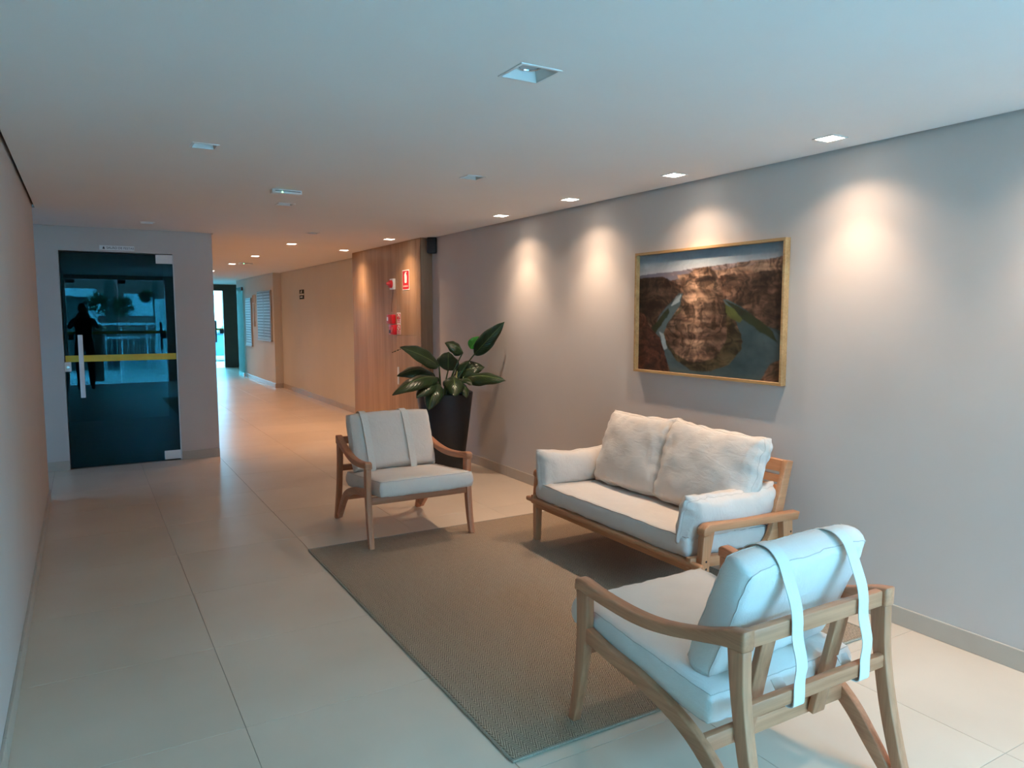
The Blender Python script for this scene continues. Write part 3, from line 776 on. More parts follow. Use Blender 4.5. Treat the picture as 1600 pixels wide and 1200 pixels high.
# ------------------------------------------------------------------ armchair (front faces -Y; d = distance back from the front feet)
def side_map(s):
    # centre line of a side frame: wider at the front than at the back
    def f(x, d, z):
        c = .362 - .036*min(max(d, 0), .78)/.75
        return (s*(c) + x, d, z)
    return f
def armchair(name, loc, rz, label, dx=0.0, bdx=0.0, byaw=0.0):
    root = empty(name, loc, rz); root.rotation_euler.x = -.0104; tag(root, label, 'armchair', None)
    for s in (-1, 1):
        f = side_map(s)
        bm = bmesh.new()
        tp = spline([(.004, .553), (.035, .561), (.15, .545), (.31, .539), (.445, .552), (.59, .588), (.70, .628), (.762, .642)], 4)
        bt = spline([(.004, .513), (.035, .517), (.15, .505), (.31, .499), (.445, .514), (.59, .548), (.70, .574), (.762, .578)], 4)
        slab_profile(bm, tp, bt, .024, f, .007); mesh_obj('arm', bm, WY, root, True, sharp=50)
        bm = bmesh.new()   # front leg: kicked forward, tapering
        a = spline([(.008, .515), (.012, .40), (.008, .28), (-.008, .14), (-.033, 0)], 4)
        b = spline([(.068, .515), (.070, .40), (.058, .28), (.036, .14), (.002, 0)], 4)
        slab_profile(bm, a, b, .0175, f, .004); mesh_obj('front_leg', bm, WZ, root, True, sharp=50)
        bm = bmesh.new()   # rear leg
        a = spline([(.700, .580), (.712, .47), (.728, .37), (.752, .25), (.788, .12), (.828, 0)], 4)
        b = spline([(.758, .580), (.762, .47), (.774, .37), (.798, .25), (.832, .12), (.868, 0)], 4)
        slab_profile(bm, a, b, .0185, f, .004); mesh_obj('rear_leg', bm, WZ, root, True, sharp=50)
        bm = bmesh.new()   # side rail sweeping down to the rear foot
        a = spline([(.062, .388), (.186, .360), (.323, .340), (.45, .310), (.564, .268), (.66, .205), (.74, .120), (.80, .045)], 4)
        b = spline([(.062, .335), (.186, .312), (.323, .290), (.45, .258), (.548, .218), (.63, .158), (.70, .085), (.765, .020)], 4)
        slab_profile(bm, a, b, .016, f, .004); mesh_obj('side_rail', bm, WY, root, True, sharp=50)
    def bar(nm, x0, x1, d0, d1, z0, z1, mat=WX): return box(nm, (x0, x1, d0, d1, z0, z1), mat, root, bev=.006, seg=2, smooth=True)
    bar('front_crossbar', -.345, .345, .022, .050, .275, .325)
    tr = bar('top_rail', -.322, .322, .718, .748, .577, .630)
    bar('lower_rail', -.322, .322, .735, .762, .375, .420)
    bar('rear_crossbar', -.322, .322, .585, .612, .192, .248)
    for x in (-.165, .178):    # slanted back supports
        bm = bmesh.new()
        a = [(.693, .592), (.657, .42), (.6125, .205)]; b = [(.717, .592), (.681, .42), (.637, .200)]
        slab_profile(bm, a, b, .030, lambda xx, d, z, x=x: (x + xx, d, z), .004); mesh_obj('back_slat', bm, WZ, root, True, sharp=50)
    # seat cushion, high in front
    ang = math.atan2(.055, .70)
    M = Matrix.Translation((dx, .272, .366)) @ Matrix.Rotation(-ang, 4, 'X')
    cushion('seat_cushion', m_fab, root, M, w=.658, d=.710, t=.128, side=.74, pinch=.02, amp=.004, seed=3.1, N=26, edge_wr=.0012, rnd=4)
    # back cushion
    lean = math.atan2(.15, .39)
    Mb = Matrix.Translation((dx*.5 + bdx, .565, .600)) @ Matrix.Rotation(R(byaw), 4, 'Z') @ Matrix.Rotation(R(90) - lean, 4, 'X')
    def belly(p):
        q = p.copy(); q.y += .010*(1-(p.x/.32)**2); return q
    bc = cushion('back_cushion', m_fab, root, Mb, post=belly, w=.620, d=.410, t=.150, side=.62, pinch=.05, amp=.005, seed=8.4, N=26, edge_wr=.0015, rnd=3.5)
    # straps: over the cushion, down behind both rails, under the lower one and back up
    for x in (-.195, .115):
        hw_ = .024
        path = [(.600, .380), (.520, .388), (.430, .402), (.416, .450), (.444, .535), (.474, .620), (.512, .710), (.550, .780), (.590, .812), (.645, .818), (.690, .790),
                (.722, .730), (.748, .670), (.756, .625), (.758, .570), (.774, .500), (.768, .440), (.768, .395), (.766, .368), (.748, .360), (.730, .370), (.712, .390), (.690, .42)]
        pts = spline(path, 4)
        bm = bmesh.new(); th = .0028
        rows = []
        for i, p in enumerate(pts):
            q = pts[min(i+1, len(pts)-1)] - pts[max(i-1, 0)]; q = q/np.linalg.norm(q); nrm = np.array((q[1], -q[0]))
            sway = .004*math.sin(i*.16)
            rows.append([bm.verts.new((x+sway+sx, p[0]+nrm[0]*k, p[1]+nrm[1]*k)) for sx, k in ((-hw_, -th/2), (hw_, -th/2), (hw_, th/2), (-hw_, th/2))])
        for r0, r1 in zip(rows, rows[1:]):
            for k in range(4): bm.faces.new((r0[k], r0[(k+1) % 4], r1[(k+1) % 4], r1[k]))
        bm.faces.new(rows[0]); bm.faces.new(list(reversed(rows[-1])))
        bmesh.ops.recalc_face_normals(bm, faces=bm.faces[:])
        mesh_obj('strap', bm, m_strap, root, True, sharp=40)
    return root
armchair('armchair', (1.905, 4.452, 0.0095), 0, 'wooden armchair with cream cushions standing by the black plant pot, facing the camera', dx=.012)
armchair('armchair', (1.885, 2.128, 0.0095), PI, 'wooden armchair seen from behind, nearest the camera, straps over its back cushion', bdx=-.03, byaw=4)

# ------------------------------------------------------------------ sofa (front faces -X). local: x = depth from world x 2.50, y = world y
def sofa():
    ox, oy = 2.50, 3.32
    root = empty('two_seat_sofa', (ox, oy, 0.009))
    tag(root, 'two-seat wooden sofa with cream cushions against the grey wall', 'sofa')
    zf = -.009
    for s in (-1, 1):
        yc = s*.762
        f = lambda x, d, z, yc=yc: (d, yc + x, z)
        bm = bmesh.new()   # front leg
        slab_profile(bm, [(.070, .445), (.058, .30), (.062, .0)], [(.142, .445), (.112, .30), (.102, 0)], .019, f, .003)
        # holes are small dark plugs
        lg = mesh_obj('front_leg', bm, SZ, root, True, sharp=50)
        for z in (.262, .300):
            b2 = bmesh.new(); yy = yc + s*.0185
            cyl(b2, (.088, yy, z), (.088, yy + s*.0012, z), .006, n=12); mesh_obj('bolt_hole', b2, m_black, lg)
        bm = bmesh.new()   # rear leg
        slab_profile(bm, [(.640, .430), (.655, .28), (.690, -.008)], [(.712, .430), (.725, .28), (.742, -.008)], .019, f, .003)
        lg = mesh_obj('rear_leg', bm, SZ, root, True, sharp=50)
        for z in (.262, .360):
            b2 = bmesh.new(); yy = yc + s*.0185
            cyl(b2, (.702, yy, z), (.702, yy + s*.0012, z), .006, n=12); mesh_obj('bolt_hole', b2, m_black, lg)
        bm = bmesh.new()   # arm with a chamfered front corner
        slab_profile(bm, [(.062, .440), (.066, .466), (.100, .486), (.765, .463)], [(.070, .425), (.100, .432), (.135, .445), (.750, .420)], .026, f, .006)
        mesh_obj('arm', bm, SX, root, True, sharp=50)
        bm = bmesh.new()   # side rail, curving up into the back post
        tp = spline([(.02, .318), (.25, .302), (.45, .288), (.535, .300), (.585, .345), (.610, .42), (.655, .58), (.705, .735)], 5)
        bt = spline([(.02, .262), (.25, .246), (.45, .232), (.600, .240), (.655, .300), (.672, .40), (.710, .57), (.752, .728)], 5)
        f2 = lambda x, d, z, yc=yc: (d, yc - s*.036 + x, z)
        slab_profile(bm, tp, bt, .017, f2, .004); mesh_obj('side_rail', bm, SX, root, True, sharp=50)
    bm = bmesh.new(); bx(bm, .018, .052, -.808, .808, .268, .298, bev=.010, seg=3); mesh_obj('front_rail', bm, SY, root, True, sharp=50)
    box('front_apron', (.054, .078, -.742, .742, .228, .275), SY, root, bev=.003)
    box('rear_rail', (.575, .605, -.708, .708, .232, .282), SY, root, bev=.003)
    for i in range(9):
        y = -.64 + i*.16; box('seat_slat', (.08, .575, y-.028, y+.028, .262, .276), SX, root, bev=.002)
    # back: cap, two slats, wide board (leaning with the posts)
    def back(z0, z1, x0, t=.018):
        sl = .31
        bm = bmesh.new()
        xa = .610 + (z0-.42)*sl + x0; xb = .610 + (z1-.42)*sl + x0
        f3 = lambda x, d, z: (d, x, z)
        slab_profile(bm, [(xa, z0), (xb, z1)], [(xa+t, z0), (xb+t, z1)], .710, f3, .002)
        return bm
    mesh_obj('back_cap', back(.668, .728, .008, .034), SY, root)
    mesh_obj('back_slat', back(.612, .650, .012), SY, root)
    mesh_obj('back_slat', back(.556, .598, .012), SY, root)
    mesh_obj('back_board', back(.440, .545, .012), SY, root)
    # mattress
    M = Matrix.Translation((.335, 0, .343))
    def sag(p):
        q = p.copy(); q.z -= .012*math.exp(-((p.y-.25)/.3)**2)*max(0, p.z)/.05*.3
        q.z -= .022*(p.x/.3)*.5
        return q
    cushion('seat_mattress', m_sofafab, root, M, post=sag, pmat=m_piping_dark, w=.60, d=1.40, t=.125, side=.80, pinch=.015, amp=.005, seed=1.3, N=34, edge_wr=.001, rnd=6)
    # arm pillows standing on the mattress against each arm
    def arm_pillow(yc, tilt, seed, sad, hh):
        M = Matrix.Translation((.350, yc, .492)) @ Matrix.Rotation(R(tilt), 4, 'X') @ Matrix.Rotation(R(90), 4, 'X')
        def post(p):
            q = p.copy()
            q.y += sad*((p.x/.32)**2)*(1 if p.y > 0 else .15)
            g = max(0, (-p.x-.20)/.12)
            q.y -= .045*g*g*(1 if p.y < 0 else 0) ; q.x -= 0
            return q
        return cushion('arm_pillow', m_sofafab, root, M, post=post, w=.655, d=hh, t=.19, side=.22, pinch=.10, amp=.014, seed=seed, N=34, edge_wr=.005, rnd=2.2)
    arm_pillow(.668, -10, 2.2, .030, .215)
    arm_pillow(-.660, 12, 6.2, .012, .215)
    # back cushions
    def back_pillow(yc, w, seed, twist, yaw):
        M = Matrix.Translation((.505, yc, .635)) @ Matrix.Rotation(R(yaw), 4, 'Z') @ Matrix.Rotation(R(-90), 4, 'Z') @ Matrix.Rotation(R(90-17), 4, 'X') @ Matrix.Rotation(R(twist), 4, 'Z')
        def post(p):
            q = p.copy()
            q.y += .020*(abs(p.x)/(w/2))**3*(1 if p.y > 0 else 0)
            q.z -= .012*(p.y/.22)
            return q
        return cushion('back_pillow', m_sofafab, root, M, post=post, w=w, d=.47, t=.20, side=.30, pinch=.07, amp=.016, seed=seed, N=36, edge_wr=.006, rnd=2.6)
    back_pillow(.265, .62, 4.4, 1.5, -1)
    back_pillow(-.375, .70, 9.3, -1.5, 2)
sofa()

# ------------------------------------------------------------------ potted plant
def plant():
    cx, cy = 2.965, 6.35
    root = empty('potted_plant', (cx, cy, 0))
    tag(root, 'tall tapering black pot with a broad-leaved dark green plant beside the far armchair', 'plant')
    bm = bmesh.new()
    lathe(bm, [(.165, .0), (.172, .006), (.225, .42), (.268, .765), (.268, .778), (.262, .784), (.250, .782), (.240, .74), (.236, .69)], 56)
    pot = mesh_obj('pot', bm, m_pot, root, True, sharp=60)
    bm = bmesh.new(); n = 28
    c = bm.verts.new((0, 0, .725)); rings = []
    for k in range(1, 6):
        rr = .2375*k/5
        rings.append([bm.verts.new((rr*math.cos(2*PI*i/n), rr*math.sin(2*PI*i/n), .715 + noise.noise(Vector((rr*9*math.cos(2*PI*i/n), rr*9*math.sin(2*PI*i/n), 2)))*.014)) for i in range(n)])
    for i in range(n): bm.faces.new((c, rings[0][i], rings[0][(i+1) % n]))
    for a, b in zip(rings, rings[1:]):
        for i in range(n): bm.faces.new((a[i], b[i], b[(i+1) % n], a[(i+1) % n]))
    mesh_obj('soil', bm, m_soil, root, True)
    def leaf(base, tip, wid, up=(0, -0.3, 1), arch=.05, fold=.35, mat=None, curl=.0, stem_from=None, twist=0.0, name='leaf', pw=.85):
        B = Vector(base) - Vector((cx, cy, 0)); T_ = Vector(tip) - Vector((cx, cy, 0))
        ax = T_ - B; L = ax.length; axn = ax.normalized()
        upv = Vector(up); upv = (upv - axn*upv.dot(axn)).normalized()
        sd = axn.cross(upv).normalized()
        bm = bmesh.new(); uvl = bm.loops.layers.uv.new('UVMap')
        NL, NW = 20, 8
        g = []
        for i in range(NL+1):
            t = i/NL
            w = wid*(math.sin(PI*min(1, t**pw))**.75)*(1 - .15*t) if 0 < t < 1 else .0015
            if t > .93: w = min(w, wid*.20*(1-t)/.07 + .0015)
            mid = B + ax*t + upv*(arch*math.sin(PI*t)*1.0 - curl*t*t)
            row = []
            tw = twist*t
            for j in range(NW+1):
                v = -1 + 2*j/NW
                off = sd*math.cos(tw) + upv*math.sin(tw)
                nr = upv*math.cos(tw) - sd*math.sin(tw)
                p = mid + off*(v*w*math.cos(fold*.6)) + nr*(abs(v)**1.4*w*fold - abs(v)**4*w*.25 + .004*math.sin(t*19+v*2)*abs(v))
                row.append((bm.verts.new(p), t, v))
            g.append(row)
        for i in range(NL):
            for j in range(NW):
                q = (g[i][j], g[i+1][j], g[i+1][j+1], g[i][j+1])
                fc = bm.faces.new([x[0] for x in q])
                for lp, x in zip(fc.loops, q): lp[uvl].uv = (x[1], x[2])
        o = mesh_obj(name, bm, mat or m_leaf, root, True)
        so = o.modifiers.new('thickness', 'SOLIDIFY'); so.thickness = .0012
        if stem_from is not None:
            S = Vector(stem_from); b2 = bmesh.new()
            d0 = Vector((0, 0, .12))
            pts = [(1-k/10)**2*S + 2*(k/10)*(1-k/10)*(S.lerp(B, .5) + Vector((B.x-S.x, B.y-S.y, 0))*-.18 + Vector((0, 0, .03))) + (k/10)**2*B for k in range(11)]
            pts.append(B + axn*L*.12 + upv*arch*.3)
            tube(b2, pts, [.013 - .0007*k for k in range(12)], 8)
            mesh_obj('leaf_stalk', b2, m_stem, o, True)
        return o
    s = lambda a, b: (a, b, .70)
    leaf((3.215, 6.22, 1.135), (3.330, 5.83, 1.450), .088, up=(-.6, -.75, .1), arch=.012, fold=.28, stem_from=s(.06, .0), twist=.2, pw=.8)
    leaf((3.175, 6.22, 1.195), (3.235, 6.16, 1.310), .062, up=(-.3, -1, .1), arch=.01, mat=m_leafyoung, fold=.2)
    leaf((3.155, 6.34, 1.150), (2.985, 6.33, 1.262), .085, up=(0, -.8, .6), arch=.030, fold=-.25, curl=.03, stem_from=s(.02, .03))
    leaf((2.885, 6.30, 1.035), (2.400, 6.10, 1.225), .100, up=(-.1, -.95, .45), arch=.035, fold=.20, stem_from=s(-.05, -.02), twist=-.2, curl=-.02)
    leaf((2.43, 6.115, 1.213), (2.335, 6.08, 1.185), .004, arch=.0, fold=0.0, name='leaf_tip')
    leaf((3.035, 6.42, .975), (3.10, 6.55, 1.150), .125, up=(-.2, -1, .1), arch=.0, fold=.25, stem_from=s(.01, .05))
    leaf((3.120, 6.22, .915), (3.325, 5.80, .912), .098, up=(-.45, -.70, .75), arch=.050, fold=-.25, stem_from=s(.05, -.04), twist=.2)
    leaf((3.085, 6.38, .940), (3.330, 6.22, 1.010), .098, up=(-.3, -.85, .5), arch=.05, fold=.2, stem_from=s(.04, .03))
    leaf((2.860, 6.27, .925), (2.310, 6.03, .815), .098, up=(-.2, -.70, .75), arch=.085, fold=-.28, stem_from=s(-.05, -.04), twist=-.15)
    leaf((2.855, 6.36, .955), (2.470, 6.32, .955), .095, up=(-.15, -.65, .8), arch=.07, fold=-.20, stem_from=s(-.04, .02))
    leaf((2.995, 6.23, .935), (2.890, 5.98, .775), .110, up=(-.2, -.8, .8), arch=.050, fold=-.22, stem_from=s(-.01, -.06))
    leaf((2.815, 6.22, .885), (2.545, 6.05, .775), .080, up=(-.2, -.75, .8), arch=.05, fold=-.25, stem_from=s(-.06, -.06))
    leaf((2.830, 6.20, .880), (2.660, 6.05, .655), .095, up=(-.5, -.8, .5), arch=.05, fold=-.25, stem_from=s(-.05, -.05))
    leaf((3.060, 6.18, .880), (3.035, 6.03, .745), .060, up=(.2, -.9, .6), arch=.03, fold=-.2, stem_from=s(.03, -.07))
    leaf((3.085, 6.22, .910), (3.130, 6.06, .855), .060, up=(0, -.7, 1), arch=.03, fold=-.2, stem_from=s(.04, -.06))
    for a, b in (((3.02, 6.28, .80), (3.045, 6.24, .985)), ((3.09, 6.27, .80), (3.10, 6.22, .93))):
        b2 = bmesh.new(); tube(b2, [Vector(a)-Vector((cx, cy, 0)), (Vector(a)+Vector(b))/2-Vector((cx-.006, cy, 0)), Vector(b)-Vector((cx, cy, 0))], [.012, .012, .003], 8)
        mesh_obj('leaf_sheath', b2, m_stempale, root, True)
plant()

# ------------------------------------------------------------------ ceiling lights
def downlight(x, y, label, lit, watt=0, col=None, size=.115, group=None):
    r = empty('downlight', (x, y, H)); tag(r, label, 'ceiling light', group)
    a = size/2; b_ = a - .010; z0 = -.004
    bm = bmesh.new()
    # square trim, its recess walls and the plate round the lamp
    zi = .030 if not lit else .004
    bx(bm, -a, a, -a, -b_, z0, .001); bx(bm, -a, a, b_, a, z0, .001)
    bx(bm, -a, -b_, -b_, b_, z0, .001); bx(bm, b_, a, -b_, b_, z0, .001)
    mesh_obj('trim', bm, m_white, r)
    # housing that stands on the plaster from inside: bevelled well
    zt = -.0008 if lit else -.0008
    if lit:
        bm = bmesh.new(); bx(bm, -b_, b_, -b_, b_, -.0035, -.0008); mesh_obj('lamp', bm, m_lampglow, r)
    else:
        # a shallow well: sloping reflector sides and a round lamp
        k = b_*.62
        bm = bmesh.new()
        o_ = [bm.verts.new((sx*b_, sy*b_, -.0005)) for sx, sy in ((-1,-1),(1,-1),(1,1),(-1,1))]
        i_ = [bm.verts.new((sx*k, sy*k, .06)) for sx, sy in ((-1,-1),(1,-1),(1,1),(-1,1))]
        for q in range(4): bm.faces.new((o_[q], o_[(q+1) % 4], i_[(q+1) % 4], i_[q]))
        bm.faces.new(i_)
        mesh_obj('well', bm, m_white, r)
        bm = bmesh.new(); cyl(bm, (0, 0, .024), (0, 0, .059), k*.9, n=28); mesh_obj('lamp', bm, m_lampoff, r)
        bm = bmesh.new()
        ring = [(k*.9*math.cos(t*PI/14), k*.9*math.sin(t*PI/14), .023) for t in range(29)]
        tube(bm, ring, .004, 6, cap=False); mesh_obj('lamp_ring', bm, m_reflector, r)
    if lit:
        for nm, ang, w in (('beam_rim', 132, watt), ('beam_core', 86, watt*CORE)):
            d = bpy.data.lights.new(nm, 'SPOT'); d.energy = w; d.color = col
            d.spot_size = R(ang); d.spot_blend = .8 if ang > 100 else 1.0; d.shadow_soft_size = .022
            o = bpy.data.objects.new(nm, d); COL.objects.link(o); o.parent = r; o.location = (0, 0, -.03)
    return r
for x, y, s, l in UNLIT: downlight(x, y, l, False, size=s)
for y, l in ((2.345, 'lit square downlight near the grey wall, right of the picture, nearest in view'), (3.42, 'lit square downlight near the grey wall, above the middle of the picture'),
             (4.52, 'lit square downlight near the grey wall, left of the picture'), (5.55, 'lit square downlight near the grey wall, closest to the plant')):
    downlight(3.135, y, l, True, LAMP_ROOM, C_ROOM)
downlight(3.135, 1.28, 'lit square downlight near the grey wall, out of view beside the entrance', True, LAMP_ROOM, C_ROOM)
downlight(3.135, .20, 'lit square downlight near the grey wall, out of view behind the camera', True, LAMP_ROOM, C_ROOM)
downlight(3.02, 7.90, 'lit downlight before the oak cladding, above the fire extinguisher sign', True, LAMP_WOOD, (1, .68, .43))
downlight(3.02, 9.55, 'lit downlight before the oak cladding, at its far end', True, LAMP_WOOD, (1, .68, .43))
for y, l in ((9.02, 'nearest lit downlight along the middle of the corridor'), (11.16, 'second lit downlight along the middle of the corridor'),
             (13.07, 'third lit downlight along the middle of the corridor'), (15.35, 'fourth lit downlight along the corridor, by the wall corner'), (17.4, 'last lit downlight of the corridor, hidden behind the wall corner')):
    downlight(2.21, y, l, True, LAMP_HALL, C_HALL)

def emergency(x, y, label, size=(.20, .07)):
    r = empty('emergency_light', (x, y, H)); tag(r, label, 'emergency light')
    w, d = size
    b = box('housing', (-w/2, w/2, -d/2, d/2, -.028, -.0005), m_whitepl, r, bev=.004, seg=2, smooth=True)
    box('light_strip', (-w/2+.02, w/2-.01, -d/2-.0008, -d/2+.0002, -.014, -.010), m_print, r)
    bm = bmesh.new(); cyl(bm, (-w*.16, -d/2-.0015, -.019), (-w*.16, -d/2+.001, -.019), .0045, n=10); mesh_obj('indicator', bm, m_led, r)
emergency(1.240, 5.17, 'slim white ceiling emergency light with a green indicator, nearest the camera')
emergency(2.36, 12.7, 'slim white ceiling emergency light far down the corridor', (.22, .07))

# ------------------------------------------------------------------ wall fittings
def speaker():
    r = empty('wall_speaker', (3.375, 7.50, 2.27)); tag(r, 'small black loudspeaker mounted high at the corner beside the oak cladding', 'speaker')
    M = Matrix.Rotation(R(-35), 4, 'Z')
    bm = bmesh.new(); bx(bm, -.058, .045, -.055, .050, -.085, .088, bev=.012, seg=3); bm.transform(M)
    mesh_obj('cabinet', bm, m_black, r, True, sharp=50)
    bm = bmesh.new(); bx(bm, -.062, -.0585, -.045, .040, -.075, .078, bev=.0015); bm.transform(M); mesh_obj('grille', bm, m_blackmetal, r)
    bm = bmesh.new(); cyl(bm, (.0, .03, .03), (.02, .078, .03), .010); mesh_obj('bracket', bm, m_blackmetal, r)
speaker()
def fire_things():
    x = 3.2595
    s = box('extinguisher_sign', (x-.003, x, 7.908, 8.114, 1.800, 2.030), m_whitepl)
    tag(s, 'red fire extinguisher sign with white border, high on the oak cladding', 'sign')
    box('red_field', (x-.0042, x-.003, 7.918, 8.104, 1.810, 2.020), m_red, s)
    M = M_faceX(x-.0042, 8.011, 1.935)
    bottle = [(-.028,-.055),(.028,-.055),(.034,-.045),(.034,.022),(.024,.042),(.012,.048),(.012,.058),(.030,.064),(.026,.072),(-.006,.068),(-.030,.050),(-.040,.030),(-.034,.028),(-.020,.042),(-.034,.022),(-.034,-.045)]
    poly_plate('extinguisher_pictogram', bottle, M, .0012, m_whitepl, s)
    text_mesh('lettering', 'EXTINTOR', .028, m_whitepl, s, M_faceX(x-.0042, 8.011, 1.842))
    # siren on a white base
    r = empty('fire_alarm_sounder', (x, 8.40, 1.88)); tag(r, 'red fire alarm siren on a white base left of the extinguisher sign', 'alarm')
    box('base_plate', (-.030, 0, -.065, .065, -.065, .065), m_whitepl, r, bev=.006, seg=2, smooth=True)
    bm = bmesh.new()
    cyl(bm, (-.030, 0, 0), (-.060, 0, 0), .048, .044, n=24); mesh_obj('siren_body', bm, m_red, r, True, sharp=40)
    bm = bmesh.new(); cyl(bm, (-.060, 0, .004), (-.096, 0, .004), .026, .014, n=20); mesh_obj('horn', bm, m_red, r, True, sharp=40)
    bm = bmesh.new(); tube(bm, spline([(-.004, .02, -.066), (-.004, .05, -.16), (-.004, .075, -.25), (-.004, .075, -.33)], 4), .0022, 6); mesh_obj('cable', bm, m_brown, r)
    # call points
    r = empty('manual_call_point', (x, 8.44, 1.46)); tag(r, 'upper red fire call box on the oak cladding, with a white button', 'call point')
    box('case', (-.050, 0, -.09, .09, -.055, .055), m_red, r, bev=.006, seg=2, smooth=True)
    box('button', (-.054, -.0502, .035, .075, -.020, .025), m_whitepl, r, bev=.002)
    r = empty('manual_call_point', (x, 8.40, 1.335)); tag(r, 'lower red fire call box on the oak cladding, directly under the other', 'call point')
    box('case', (-.045, 0, -.085, .075, -.060, .060), m_red, r, bev=.006, seg=2, smooth=True)
    box('window', (-.047, -.0452, .01, .06, -.045, -.005), m_black, r)
    bm = bmesh.new(); tube(bm, [(-.047, -.05, .03), (-.050, -.03, -.03)], .002, 6); mesh_obj('hammer', bm, m_whitepl, r)
    # two stacked instruction signs
    for k, (z, lab) in enumerate(((1.475, 'upper small red and white fire sign beside the red call boxes'), (1.345, 'lower small red and white fire sign beside the red call boxes'))):
        s = box('fire_sign', (x-.003, x, 8.190, 8.305, z-.064, z+.064), m_whitepl); tag(s, lab, 'sign')
        box('red_field', (x-.0040, x-.003, 8.197, 8.298, z-.018, z+.050), m_red, s)
        box('red_stripe', (x-.0040, x-.003, 8.197, 8.298, z-.038, z-.028), m_red, s)
        box('red_stripe', (x-.0040, x-.003, 8.197, 8.298, z-.056, z-.047), m_red, s)
        bm = bmesh.new(); ring = [(x-.0048, 8.2475 + .024*math.cos(t*PI/9), z+.016+.024*math.sin(t*PI/9)) for t in range(19 if k else 14)]
        tube(bm, ring, .0045, 6); mesh_obj('pictogram', bm, m_whitepl, s)
fire_things()
def exit_sign():
    s = box('exit_sign', (3.556, 3.5595, 13.70, 14.02, 1.80, 1.975), m_signblack)
    tag(s, 'small dark exit sign of two pictograms on the corridor wall', 'sign')
    M = M_faceX(3.556, 13.86, 1.93)
    bm = bmesh.new(); bx(bm, 3.5555, 3.5560, 13.70, 14.02, 1.872, 1.900); mesh_obj('divider', bm, m_wall_hall, s)
    poly_plate('running_figure', [(-.10,-.025),(-.04,0),(-.02,-.025),(.01,-.02),(-.005,.01),(.03,.015),(.02,.03),(-.03,.03),(-.06,.005)], M, .0012, m_whitepl, s)
    M = M_faceX(3.556, 13.86, 1.838)
    poly_plate('arrow', [(-.11,-.008),(.02,-.008),(.02,-.022),(.06,.002),(.02,.026),(.02,.010),(-.11,.010)], M, .0012, m_whitepl, s)
exit_sign()
def mailboxes():
    def bank(y0, y1, z0, z1, cols, rows, label):
        r = empty('mailbox_bank', (RX, (y0+y1)/2, z0)); tag(r, label, 'mailboxes')
        hw = (y1-y0)/2; h = z1-z0
        box('cabinet', (-.025, -.001, -hw, hw, 0, h), m_mail, r, bev=.003)
        box('sill', (-.045, -.001, -hw-.02, hw+.02, -.03, -.001), m_mail, r, bev=.002)
        cw = (2*hw-.04)/cols; ch = (h-.05)/rows
        me = me2 = None
        for i in range(cols):
            for j in range(rows):
                y = -hw+.02+cw*i; z = .025+ch*j
                if me is None:
                    bm = bmesh.new(); bx(bm, -.031, -.0255, .006, cw-.006, .006, ch-.004); me_o = mesh_obj('mailbox_flap', bm, m_mail, r); me = me_o.data; o = me_o
                    bm = bmesh.new(); bx(bm, -.0325, -.0312, .03, cw-.03, ch*.62, ch*.62+.016); q = mesh_obj('slot', bm, m_print, o); me2 = q.data
                else:
                    o = bpy.data.objects.new('mailbox_flap', me); COL.objects.link(o); o.parent = r
                    q = bpy.data.objects.new('slot', me2); COL.objects.link(q); q.parent = o
                o.location = (0, y, z)
    bank(15.66, 17.02, .98, 2.02, 2, 16, 'nearer bank of white mailboxes on the corridor wall, two columns wide')
    bank(17.72, 18.40, .80, 1.90, 1, 18, 'farther narrow bank of white mailboxes on the corridor wall')
    r = empty('intercom', (RX, 17.38, 1.86)); tag(r, 'small pale intercom box between the two mailbox banks', 'intercom')
    box('case', (-.04, 0, -.07, .07, -.10, .10), m_whitepl, r, bev=.006)
    box('handset', (-.065, -.0405, -.055, -.015, -.085, .085), m_wall, r, bev=.006)
    r = empty('doorphone_panel', (RX, 17.45, 1.30)); tag(r, 'low beige junction box with conduit between the mailbox banks', 'junction box')
    box('case', (-.035, 0, -.07, .07, -.06, .06), m_wall, r, bev=.004)
    box('conduit', (-.018, 0, -.010, .010, .061, .44), m_wall, r)
mailboxes()
